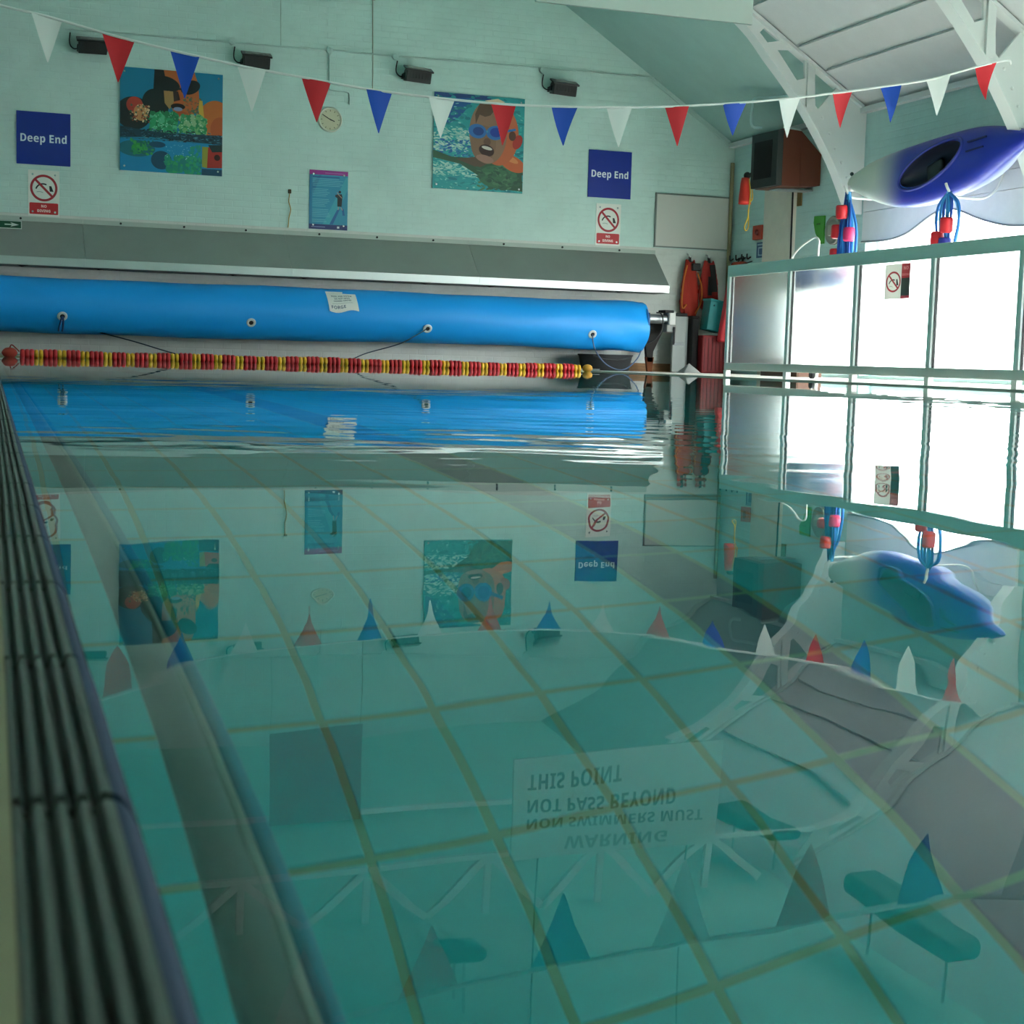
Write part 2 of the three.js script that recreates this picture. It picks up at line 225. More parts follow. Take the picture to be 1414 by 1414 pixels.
// ---------------------------------------------------------------- flat signs and posters
function panel(name, w, h, d, tex, sideColor, parent, rough = 0.35) { const side = std(sideColor, 0.5), front = new THREE.MeshPhysicalMaterial({ map: tex, roughness: rough }); return mesh(name, new THREE.BoxGeometry(w, h, d), [side, side, side, side, front, side], parent); }
function onWall(name, label, category, r, d, tex, side, group, screws = true, z = ZB, rough) {
  const [x0, x1, y0, y1] = r.map((v) => v * 0.95); const t = thing(name, label, category, group);
  t.position.set((x0 + x1) / 2, (y0 + y1) / 2, z);
  const p = panel('board', x1 - x0, y1 - y0, d, tex, side, t, rough); p.position.z = d / 2 + 0.002;
  if (screws) for (const sx of [-1, 1]) for (const sy of [-1, 1]) { const c = new THREE.CylinderGeometry(0.012, 0.012, 0.008, 10); c.rotateX(Math.PI / 2); c.translate(sx * ((x1 - x0) / 2 - 0.05), sy * ((y1 - y0) / 2 - 0.05), d + 0.005); mesh('fixing_screw', c, M.chrome, t); }
  return t;
}
const deepTex = canvasTex(512, 512, (c, w, h) => { c.fillStyle = '#0b2b8e'; c.fillRect(0, 0, w, h); c.fillStyle = '#e9eef2'; c.font = 'bold 106px sans-serif'; c.textAlign = 'center'; c.textBaseline = 'middle'; c.fillText('Deep End', w / 2, h * 0.5, 456); });
onWall('deep_end_sign', 'square blue Deep End sign at far left, left of the orange swimmer poster', 'sign', [0.322, 0.956, 2.345, 2.98], 0.012, deepTex, '#182c80', 'blue depth signs on the end wall', false);
onWall('deep_end_sign', 'square blue Deep End sign on the right, above the whiteboard end of the hood', 'sign', [7.822, 8.462, 2.391, 3.034], 0.012, deepTex, '#182c80', 'blue depth signs on the end wall', false);
function noDiving(c, x, y, w, h, text) {
  c.fillStyle = '#e6e6de'; c.fillRect(x, y, w, h);
  const cx = x + w * 0.5, cy = y + h * 0.385, R = w * 0.40;
  c.strokeStyle = '#15181a'; c.lineWidth = w * 0.045; c.lineCap = 'round'; c.beginPath(); c.arc(cx - w * 0.02, cy + h * 0.07, w * 0.24, Math.PI * 1.12, Math.PI * 1.62); c.stroke();
  c.fillStyle = '#15181a'; c.beginPath(); c.moveTo(cx + w * 0.17, cy - h * 0.05); c.lineTo(cx + w * 0.24, cy - h * 0.05); c.lineTo(cx + w * 0.31, cy + h * 0.07); c.lineTo(cx + w * 0.19, cy + h * 0.07); c.fill();
  c.lineWidth = w * 0.02; c.strokeStyle = '#9aa5a0'; c.beginPath(); c.moveTo(cx - w * 0.22, cy + h * 0.09); c.quadraticCurveTo(cx - w * 0.12, cy + h * 0.07, cx - w * 0.03, cy + h * 0.1); c.stroke();
  c.strokeStyle = '#a81f2c'; c.lineWidth = w * 0.075; c.beginPath(); c.arc(cx, cy, R, 0, 7); c.stroke(); c.beginPath(); c.moveTo(cx - R * 0.7, cy - R * 0.7); c.lineTo(cx + R * 0.7, cy + R * 0.7); c.stroke();
  if (text) { c.fillStyle = '#bf2026'; c.beginPath(); c.roundRect(x + w * 0.04, y + h * 0.71, w * 0.92, h * 0.25, w * 0.04); c.fill(); c.fillStyle = '#f4e4de'; c.textAlign = 'center'; c.textBaseline = 'middle'; c.font = 'bold ' + Math.round(h * 0.082) + 'px sans-serif'; c.fillText('NO', cx, y + h * 0.782); c.fillText('DIVING', cx, y + h * 0.885); }
}
const ndTex = canvasTex(320, 480, (c, w, h) => noDiving(c, 0, 0, w, h, true));
onWall('no_diving_sign', 'white and red No Diving sign under the far left blue sign', 'sign', [0.456, 0.825, 1.724, 2.28], 0.006, ndTex, '#d8d8d0', 'no diving signs on the end wall');
onWall('no_diving_sign', 'white and red No Diving sign under the right blue sign, near the whiteboard', 'sign', [7.96, 8.329, 1.74, 2.313], 0.006, ndTex, '#d8d8d0', 'no diving signs on the end wall');
function blob(c, color, pts) { c.fillStyle = color; c.beginPath(); pts.forEach((p, i) => (i ? c.lineTo(p[0] * 640, p[1] * 640) : c.moveTo(p[0] * 640, p[1] * 640))); c.closePath(); c.fill(); }
function oval(c, color, x, y, rx, ry, rot = 0) { c.fillStyle = color; c.beginPath(); c.ellipse(x * 640, y * 640, rx * 640, ry * 640, rot, 0, 7); c.fill(); }
function dabs(c, colors, n, x0, x1, y0, y1, s0, s1, squash = 1) { for (let i = 0; i < n; i++) oval(c, colors[Math.floor(rnd() * colors.length)], rr(x0, x1), rr(y0, y1), rr(s0, s1), rr(s0, s1) * squash, rr(-0.5, 0.5)); }
const swimTex = canvasTex(640, 640, (c) => {
  c.fillStyle = '#117a9e'; c.fillRect(0, 0, 640, 640);
  oval(c, '#141a1c', 0.13, 0.44, 0.17, 0.16); oval(c, '#141a1c', 0.33, 0.33, 0.12, 0.14);
  oval(c, '#b4372a', 0.14, 0.36, 0.08, 0.08); oval(c, '#c98a58', 0.2, 0.43, 0.07, 0.08); dabs(c, ['#d9a878', '#8d3f22', '#e0c49a', '#3c6148'], 60, 0.1, 0.28, 0.34, 0.52, 0.005, 0.014);
  blob(c, '#14181a', [[0.33, 0], [0.44, 0], [0.44, 0.12], [0.5, 0.16], [0.46, 0.42], [0.52, 0.5], [0.36, 0.46], [0.32, 0.2]]);
  blob(c, '#c0622f', [[0.42, 0], [0.72, 0], [0.76, 0.12], [0.77, 0.3], [0.7, 0.44], [0.6, 0.5], [0.54, 0.46], [0.5, 0.36], [0.47, 0.22], [0.44, 0.1]]);
  blob(c, '#a9804f', [[0.42, 0.2], [0.52, 0.2], [0.52, 0.3], [0.48, 0.38], [0.43, 0.32]]);
  oval(c, '#101416', 0.46, 0.13, 0.12, 0.065, 0.3); oval(c, '#101416', 0.68, 0.15, 0.1, 0.065, -0.4); c.strokeStyle = '#101416'; c.lineWidth = 12; c.beginPath(); c.moveTo(330, 110); c.lineTo(410, 112); c.stroke();
  blob(c, '#2c1714', [[0.51, 0.19], [0.56, 0.2], [0.58, 0.28], [0.52, 0.3]]); oval(c, '#190f10', 0.56, 0.345, 0.07, 0.03); oval(c, '#8793bd', 0.56, 0.37, 0.045, 0.02); oval(c, '#b5532c', 0.6, 0.42, 0.06, 0.03);
  dabs(c, ['#8d5a3a', '#55684a', '#a3703f'], 60, 0.62, 0.78, 0.25, 0.46, 0.006, 0.016);
  oval(c, '#c56a30', 0.93, 0.46, 0.17, 0.2); oval(c, '#b8572a', 0.98, 0.54, 0.1, 0.12);
  blob(c, '#d4a63a', [[0.77, 0.27], [0.8, 0.27], [0.82, 0.45], [0.84, 0.58], [0.81, 0.58], [0.78, 0.45], [0.76, 0.36]]);
  dabs(c, ['#2b8f5a', '#2f9c67', '#1f7a4c', '#56b587'], 200, 0.29, 0.55, 0.42, 0.6, 0.01, 0.03); dabs(c, ['#3a9a63', '#6fae70', '#2b8a58', '#90b98a'], 170, 0.58, 0.83, 0.43, 0.6, 0.01, 0.028); dabs(c, ['#d9efe2', '#a8d8c0'], 60, 0.3, 0.82, 0.44, 0.62, 0.002, 0.006);
  blob(c, '#153a4b', [[0, 0.57], [0.25, 0.6], [0.5, 0.61], [1, 0.6], [1, 0.69], [0.6, 0.68], [0.3, 0.66], [0, 0.68]]); dabs(c, ['#2c5d72', '#0f2530', '#4e8a9c', '#0c1c24'], 220, 0, 1, 0.58, 0.69, 0.004, 0.022, 0.3);
  c.fillStyle = '#1687b9'; c.fillRect(0, 442, 640, 198);
  oval(c, '#1f6a78', 0.16, 0.78, 0.18, 0.08); oval(c, '#2f9a3f', 0.17, 0.78, 0.06, 0.055); dabs(c, ['#3fa34e', '#1c6d57', '#2c8f5a'], 60, 0.1, 0.32, 0.7, 0.84, 0.006, 0.02); oval(c, '#15465f', 0.4, 0.88, 0.1, 0.09); oval(c, '#174a66', 0.36, 0.73, 0.08, 0.03);
  dabs(c, ['#1f8a6b', '#23926f', '#1b7f78', '#2f9e62'], 130, 0.45, 0.78, 0.84, 0.99, 0.01, 0.035); dabs(c, ['#1f8f88', '#2f9e72'], 50, 0.68, 0.78, 0.72, 0.99, 0.008, 0.02); dabs(c, ['#7cc3d8', '#b9e2ea'], 40, 0.42, 0.72, 0.72, 0.86, 0.002, 0.005);
  blob(c, '#b02a22', [[0.86, 0.72], [1, 0.72], [1, 0.92], [0.84, 0.93]]); blob(c, '#9a9a3a', [[0.8, 0.72], [0.86, 0.72], [0.85, 0.93], [0.8, 0.92]]); blob(c, '#1a2a2e', [[0.86, 0.7], [1, 0.69], [1, 0.76], [0.9, 0.77]]); oval(c, '#3a1512', 0.95, 0.82, 0.03, 0.03); c.fillStyle = '#174a66'; c.fillRect(510, 600, 130, 40);
});
onWall('swimmer_poster', 'square poster of an orange faced swimmer wearing dark goggles in blue water', 'poster', [1.549, 2.813, 2.346, 3.608], 0.02, swimTex, '#5a97b0', null);
const boyTex = canvasTex(640, 640, (c) => {
  c.fillStyle = '#2a9a9c'; c.fillRect(0, 0, 640, 640);
  c.fillStyle = '#1b3f78'; c.fillRect(0, 0, 400, 30); blob(c, '#1c5a94', [[0.22, 0.05], [0.45, 0.03], [0.3, 0.22], [0.2, 0.3], [0.02, 0.35], [0.02, 0.1]]);
  dabs(c, ['#1f8488', '#37a9a6', '#2b8f98', '#1a7a84'], 260, 0, 1, 0, 1, 0.015, 0.06, 0.3); dabs(c, ['#6fc0ba', '#8fd0c8', '#4fb4ae'], 240, 0, 1, 0.1, 1, 0.004, 0.02, 0.4); dabs(c, ['#c3dbcd', '#a9cfc2', '#8fc6bc'], 170, 0, 0.5, 0.36, 0.6, 0.01, 0.04, 0.3); dabs(c, ['#1f5fa0', '#2b74a8', '#3f92b8'], 90, 0, 0.48, 0.48, 0.66, 0.008, 0.025, 0.5); dabs(c, ['#9acdc2', '#b8d8cc', '#7fc2b8'], 150, 0, 0.5, 0.72, 0.86, 0.008, 0.035, 0.3);
  blob(c, '#31573f', [[0, 0.6], [0.2, 0.66], [0.5, 0.66], [0.72, 0.72], [0.98, 0.72], [1, 0.98], [0.62, 0.96], [0.5, 0.84], [0.3, 0.73], [0, 0.68]]); blob(c, '#5d4a3a', [[0.25, 0.68], [0.5, 0.64], [0.62, 0.7], [0.5, 0.76]]); oval(c, '#3a6b4c', 0.72, 0.84, 0.22, 0.12); dabs(c, ['#2c5240', '#4a7a58', '#355f48'], 90, 0.5, 0.98, 0.72, 0.98, 0.01, 0.04, 0.5);
  oval(c, '#d0643a', 0.88, 0.69, 0.15, 0.08, 0.4); oval(c, '#e08a55', 0.85, 0.64, 0.1, 0.03, 0.4);
  oval(c, '#c9653f', 0.72, 0.4, 0.22, 0.32); oval(c, '#96705a', 0.6, 0.38, 0.21, 0.33); oval(c, '#8a654f', 0.55, 0.5, 0.14, 0.19);
  blob(c, '#5f4433', [[0.45, 0.2], [0.5, 0.08], [0.62, 0.04], [0.8, 0.07], [0.7, 0.1], [0.62, 0.2], [0.56, 0.22], [0.5, 0.2], [0.46, 0.3]]); blob(c, '#e3c9a8', [[0.55, 0.05], [0.7, 0.02], [0.78, 0.05], [0.7, 0.08]]);
  oval(c, '#b5322a', 0.93, 0.46, 0.05, 0.08, 0.4); oval(c, '#5f3a2c', 0.87, 0.4, 0.04, 0.05);
  oval(c, '#2f6fb4', 0.48, 0.375, 0.1, 0.075, 0.1); oval(c, '#2f6fb4', 0.68, 0.38, 0.1, 0.075, -0.1); oval(c, '#16407f', 0.49, 0.375, 0.06, 0.045); oval(c, '#1a3f9c', 0.685, 0.375, 0.065, 0.05); c.strokeStyle = '#3e8fae'; c.lineWidth = 14; c.beginPath(); c.moveTo(370, 238); c.lineTo(384, 238); c.stroke(); c.strokeStyle = '#2f6fb4'; c.lineWidth = 16; c.beginPath(); c.moveTo(490, 232); c.lineTo(580, 210); c.stroke();
  oval(c, '#6d4c3e', 0.59, 0.48, 0.04, 0.04); oval(c, '#3a1c1a', 0.585, 0.57, 0.085, 0.06, 0.25); oval(c, '#d9cfc4', 0.59, 0.545, 0.06, 0.018, 0.2); oval(c, '#a87a6a', 0.57, 0.66, 0.1, 0.04, 0.2);
});
onWall('boy_poster', 'square poster of a laughing boy in blue goggles splashing in teal water', 'poster', [5.595, 6.865, 2.373, 3.63], 0.02, boyTex, '#8fb8b4', null);
const infoTex = canvasTex(448, 672, (c, w, h) => {
  c.fillStyle = '#2f8fae'; c.fillRect(0, 0, w, h);
  c.fillStyle = '#2277a0'; c.fillRect(0, 0, w * 0.07, h); c.beginPath(); c.moveTo(w * 0.05, h * 0.25); c.lineTo(w * 0.25, h * 0.08); c.lineTo(w * 0.3, h * 0.08); c.lineTo(w * 0.1, h * 0.4); c.fill();
  c.fillStyle = '#3fa2b4'; c.beginPath(); c.moveTo(w * 0.35, h * 0.92); c.lineTo(w * 0.95, h * 0.1); c.lineTo(w, h * 0.1); c.lineTo(w, h * 0.3); c.lineTo(w * 0.6, h * 0.92); c.fill();
  c.fillStyle = '#1d5f96'; c.beginPath(); c.moveTo(w * 0.53, h * 0.91); c.lineTo(w * 0.72, h * 0.66); c.lineTo(w * 0.8, h * 0.64); c.lineTo(w * 0.62, h * 0.91); c.fill(); c.beginPath(); c.moveTo(w * 0.85, h * 0.64); c.lineTo(w * 0.9, h * 0.64); c.lineTo(w * 0.93, h * 0.75); c.lineTo(w * 0.87, h * 0.75); c.fill();
  c.fillStyle = '#a0308c'; c.fillRect(0, 0, w, h * 0.075); c.fillStyle = '#c777ba'; c.fillRect(w * 0.4, h * 0.038, w * 0.5, h * 0.01);
  c.fillStyle = '#1d4a86'; c.fillRect(w * 0.08, h * 0.105, w * 0.7, h * 0.016);
  c.fillStyle = '#7cc4cf'; for (let k = 0; k < 26; k++) { const y = 0.14 + k * 0.029; if (k % 6 === 5) continue; c.fillRect(w * 0.08, h * y, w * (y < 0.3 ? rr(0.65, 0.8) : rr(0.3, 0.48)), h * 0.007); }
  c.fillStyle = '#1b2a63'; c.fillRect(0, h * 0.915, w, h * 0.085); c.fillStyle = '#7f8fb8'; c.fillRect(w * 0.06, h * 0.955, w * 0.36, h * 0.012); c.fillStyle = '#e4e9f0'; c.fillRect(w * 0.73, h * 0.94, w * 0.06, h * 0.035);
  c.fillStyle = '#15181f'; c.beginPath(); c.moveTo(w * 0.68, h * 0.4); c.lineTo(w * 0.84, h * 0.385); c.lineTo(w * 0.86, h * 0.43); c.lineTo(w * 0.84, h * 0.6); c.lineTo(w * 0.73, h * 0.6); c.lineTo(w * 0.73, h * 0.46); c.lineTo(w * 0.67, h * 0.43); c.fill(); c.beginPath(); c.arc(w * 0.79, h * 0.352, w * 0.033, 0, 7); c.fill();
  c.strokeStyle = '#b98f80'; c.lineWidth = 8; c.beginPath(); c.moveTo(w * 0.72, h * 0.36); c.lineTo(w * 0.76, h * 0.4); c.lineTo(w * 0.85, h * 0.455); c.stroke(); c.beginPath(); c.moveTo(w * 0.76, h * 0.61); c.lineTo(w * 0.75, h * 0.66); c.moveTo(w * 0.82, h * 0.61); c.lineTo(w * 0.87, h * 0.66); c.stroke();
});
onWall('notice_poster', 'small upright blue swimming notice with a magenta top band below the clock', 'poster', [3.944, 4.453, 1.751, 2.508], 0.006, infoTex, '#2a6c90', null);
{
  const t = thing('wall_clock', 'round cream wall clock hanging between the two square posters', 'clock'); t.position.set(3.99, 3.0, ZB);
  const rim = new THREE.LatheGeometry([[0.128, 0], [0.15, 0], [0.152, 0.02], [0.146, 0.035], [0.135, 0.035], [0.128, 0.025]].map((p) => new THREE.Vector2(...p)), 40); rim.rotateX(Math.PI / 2); mesh('rim', rim, std('#d9d8c6', 0.4), t);
  const face = new THREE.CylinderGeometry(0.13, 0.13, 0.02, 40); face.rotateX(Math.PI / 2); face.translate(0, 0, 0.012); mesh('face', face, std('#d2ccae', 0.6), t);
  for (let k = 0; k < 12; k++) { const a = k * Math.PI / 6; mesh('hour_mark', bar([0.1 * Math.sin(a), 0.1 * Math.cos(a), 0.024], [0.118 * Math.sin(a), 0.118 * Math.cos(a), 0.024], 0.003, 0.008), std('#6d6a55', 0.6), t); }
  mesh('minute_hand', bar([0.015, -0.008, 0.028], [-0.095, 0.055, 0.028], 0.003, 0.009), M.black, t); mesh('hour_hand', bar([-0.01, 0.006, 0.031], [0.055, -0.02, 0.031], 0.003, 0.011), M.black, t);
}
{
  const t = thing('whiteboard', 'blank white writing board in a thin grey frame above red rescue gear', 'whiteboard');
  const [x0, x1, y0, y1] = [8.844, 10.01, 1.756, 2.509].map((v) => v * 0.95);
  mesh('writing_surface', box(x0 + 0.01, x1 - 0.01, y0 + 0.01, y1 - 0.01, ZB + 0.006, ZB + 0.02), std('#c9c8c0', 0.35), t);
  for (const b of [[x0, x1, y0, y0 + 0.018], [x0, x1, y1 - 0.018, y1], [x0, x0 + 0.018, y0 + 0.018, y1 - 0.018], [x1 - 0.018, x1, y0 + 0.018, y1 - 0.018]]) mesh('frame_bar', box(...b, ZB + 0.004, ZB + 0.028), std('#77817c', 0.4, 0.5), t);
}
{ // hanging warning board over the pool: letters visible upside down in the water
  const tex = canvasTex(1024, 512, (c, w, h) => { c.fillStyle = '#dfe3db'; c.fillRect(0, 0, w, h); c.fillStyle = '#7c0f16'; c.textAlign = 'center'; c.textBaseline = 'middle'; c.font = 'bold 108px sans-serif'; c.fillText('WARNING', w / 2 + 10, h * 0.15, 560); c.textAlign = 'left'; c.font = 'bold 84px sans-serif'; c.fillText('NON SWIMMERS MUST', w * 0.06, h * 0.4, w * 0.87); c.fillText('NOT PASS BEYOND', w * 0.06, h * 0.6, w * 0.83); c.fillText('THIS POINT', w * 0.065, h * 0.81, w * 0.48); });
  const t = thing('warning_board', 'pale hanging board with red warning to non swimmers, only its lower edge in view', 'sign'); t.position.set(3.185, 2.19, -7.4);
  panel('board', 1.2, 0.57, 0.02, tex, '#c9cdc6', t);
  for (const x of [-0.44, 0.44]) mesh('hanging_wire', rod([x, 0.28, 0], [x, FLATY - 2.19, 0], 0.005, 6), M.black, t);
}
{
  const t = thing('red_board', 'square dark red board on the roof truss, seen only mirrored in the water', 'sign');
  mesh('board', box(2.76, 3.72, 3.71, 4.64, -15.6, -15.57), std('#8f2a4c', 0.6), t);
  mesh('mounting_strip', box(2.9, 3.58, 4.5, 4.62, -15.66, -15.6), M.steelWhite, t);
}
{ // floodlights on the end wall
  const mk = () => {
    const t = thing('floodlight', 'x', 'floodlight', 'black floodlights on the end wall');
    const bw = 0.3, hsg = new THREE.Shape([[-0.04, -0.06], [0.1, -0.085], [0.12, 0.03], [0.02, 0.075], [-0.03, 0.05]].map((p) => new THREE.Vector2(...p)));
    const g = new THREE.ExtrudeGeometry(hsg, { depth: bw, bevelEnabled: true, bevelSize: 0.008, bevelThickness: 0.008, bevelSegments: 1 }); g.translate(0, 0, -bw / 2); g.rotateY(-Math.PI / 2); g.translate(0, 0, 0.1); mesh('housing', g, M.black, t);
    const fr = rbox(0.36, 0.022, 0.17, 0.006); fr.rotateX(0.42); fr.translate(0, 0.075, 0.17); mesh('front_frame', fr, std('#1d1f1f', 0.45), t);
    const gl = new THREE.BoxGeometry(0.28, 0.008, 0.1); gl.rotateX(0.42); gl.translate(0, 0.088, 0.172); mesh('lens', gl, std('#8d8a84', 0.2), t);
    mesh('bracket', [box(-0.17, -0.155, -0.04, 0.02, 0.03, 0.14), box(0.155, 0.17, -0.04, 0.02, 0.03, 0.14), box(-0.17, 0.17, -0.04, 0.02, 0.0, 0.03)], M.black, t);
    for (let k = 0; k < 7; k++) mesh('cooling_fin', box(-0.12 + k * 0.04, -0.113 + k * 0.04, -0.05, 0.03, 0.215, 0.228), M.rubber, t);
    mesh('cable', tube([[-0.24, 0.17, 0.01], [-0.25, 0.08, 0.012], [-0.24, 0.02, 0.02], [-0.2, -0.02, 0.05], [-0.15, -0.01, 0.07]], 0.008, 24, 6), M.black, t);
    return t;
  };
  const p = mk(), at = [[1.15, 'black floodlight above the orange swimmer poster, leftmost of the wall floodlights'], [3.05, 'black floodlight between the swimmer poster and the clock'], [5.06, 'black floodlight to the left above the laughing boy poster'], [7.0, 'black floodlight above the right blue sign, rightmost on the wall']];
  at.forEach(([x, l], i) => { const o = i ? dup(p) : p; o.position.set(x, 3.6, ZB); o.rotation.z = [0.02, -0.02, -0.06, -0.05][i]; o.userData.label = l; });
  const c = thing('conduit', 'thin painted conduit run feeding the wall floodlights', 'conduit');
  mesh('pipe', tube([[0.85, 3.8, ZB + 0.012], [2.8, 3.82, ZB + 0.012], [4.66, 3.84, ZB + 0.012], [8.1, 3.87, ZB + 0.012], [8.27, 3.83, ZB + 0.012], [8.9, 3.43, ZB + 0.012], [9.5, 3.04, ZB + 0.012]], 0.009, 90, 6), M.wall, c);
  mesh('branch', tube([[3.97, 3.83, ZB + 0.012], [3.975, 3.6, ZB + 0.012], [3.98, 3.4, ZB + 0.012], [4.0, 3.36, ZB + 0.012], [4.2, 3.35, ZB + 0.012], [4.23, 3.3, ZB + 0.012], [4.23, 3.2, ZB + 0.012]], 0.01, 40, 6), M.wall, c);
  for (const x of [2.78, 3.97, 4.8, 6.75]) { const b = new THREE.CylinderGeometry(0.04, 0.04, 0.04, 14); b.rotateX(Math.PI / 2); b.translate(x, 3.83, ZB + 0.025); mesh('junction_box', b, M.wall, c); }
}
{
  const tex = canvasTex(512, 160, (c, w, h) => { c.fillStyle = '#d8e0d6'; c.fillRect(0, 0, w, h); c.fillStyle = '#0f4f33'; c.fillRect(10, 10, w - 20, h - 20); c.fillStyle = '#dfe8df'; c.beginPath(); c.moveTo(300, 68); c.lineTo(390, 68); c.lineTo(372, 34); c.lineTo(478, 80); c.lineTo(372, 126); c.lineTo(390, 92); c.lineTo(300, 92); c.fill(); c.beginPath(); c.arc(190, 50, 14, 0, 7); c.fill(); c.lineWidth = 14; c.strokeStyle = '#dfe8df'; c.beginPath(); c.moveTo(186, 66); c.lineTo(176, 104); c.lineTo(200, 130); c.moveTo(184, 74); c.lineTo(214, 90); c.stroke(); });
  const t = thing('exit_sign', 'small green escape route sign with a white right arrow on the hood', 'sign'); t.position.set(0.13, 1.515, -18.91); t.rotation.x = -0.72; panel('board', 0.46, 0.125, 0.006, tex, '#c9d2c8', t);
}

// ---------------------------------------------------------------- roller hood
{
  const brushed = dataTex(512, 256, (u, v) => 225 + 50 * (n8(u, v) - 0.5) + 20 * (n32(u, v) - 0.5), false, [0.5, 0.5]);
  const steel = new THREE.MeshPhysicalMaterial({ color: '#a8aaa4', metalness: 0.7, roughness: 0.66, roughnessMap: brushed });
  const lipM = new THREE.MeshPhysicalMaterial({ color: '#b9c0bd', metalness: 0.9, roughness: 0.38 });
  const t = thing('roller_hood', 'long sloping brushed steel hood over the pool cover roller', 'hood');
  const ends = [XL + 0.05, 1.05, 3.45, 5.82, 8.43], zf = -18.5;
  for (let k = 0; k < 4; k++) {
    const a = ends[k] + 0.002, b = ends[k + 1] - 0.002;
    const s = prism([[0, 1.575], [0.5, 1.135], [0.5, 1.128], [0, 1.565]], b - a, 0); s.rotateY(Math.PI / 2); // (x->-z)
    s.scale(1, 1, -1); s.index && 0; const p = s.attributes.position; for (let i = 0; i < p.count; i++) p.setXYZ(i, p.getX(i) + a, p.getY(i), p.getZ(i) + ZB); flip(s); s.computeVertexNormals();
    mesh('sloped_panel', metreUV(s), steel, t);
    mesh('front_lip', box(a, b, 1.045, 1.137, zf - 0.004, zf + 0.004), lipM, t);
    mesh('wall_flange', box(a, b, 1.572, 1.625, ZB + 0.002, ZB + 0.008), std('#a9b5ac', 0.5), t);
    for (let q = 0; q < 3; q++) { const x = a + (b - a) * (0.18 + 0.31 * q); const n = new THREE.CylinderGeometry(0.014, 0.014, 0.014, 6); n.rotateX(Math.PI / 2); n.translate(x, 1.6, ZB + 0.015); mesh('bolt', n, M.rubber, t); }
    for (const x of [a + 0.15, b - 0.7]) mesh('support_bracket', prism([[0, 1.02], [0.14, 1.055], [-0.1, 1.055]].map((q) => [q[0] + x, q[1]]), 0.03, zf - 0.05), M.rubber, t);
  }
  mesh('underside', box(ends[0], ends[4], 1.04, 1.048, ZB + 0.004, zf - 0.004), std('#7e837f', 0.7), t);
  const e = prism([[0, 1.57], [0.5, 1.13], [0.5, 1.045], [0, 1.045]], 0.005, 0); e.rotateY(-Math.PI / 2); { const p = e.attributes.position; for (let i = 0; i < p.count; i++) p.setXYZ(i, p.getX(i) + 8.432, p.getY(i), p.getZ(i) + ZB); } mesh('end_plate', e, steel, t);
}
function flip(g) { if (g.index) { const a = g.index.array; for (let i = 0; i < a.length; i += 3) { const t = a[i]; a[i] = a[i + 2]; a[i + 2] = t; } } else { for (const n of Object.keys(g.attributes)) { const at = g.attributes[n], s = at.itemSize, a = at.array; for (let i = 0; i < at.count; i += 3) for (let c = 0; c < s; c++) { const t = a[i * s + c]; a[i * s + c] = a[(i + 2) * s + c]; a[(i + 2) * s + c] = t; } } } }

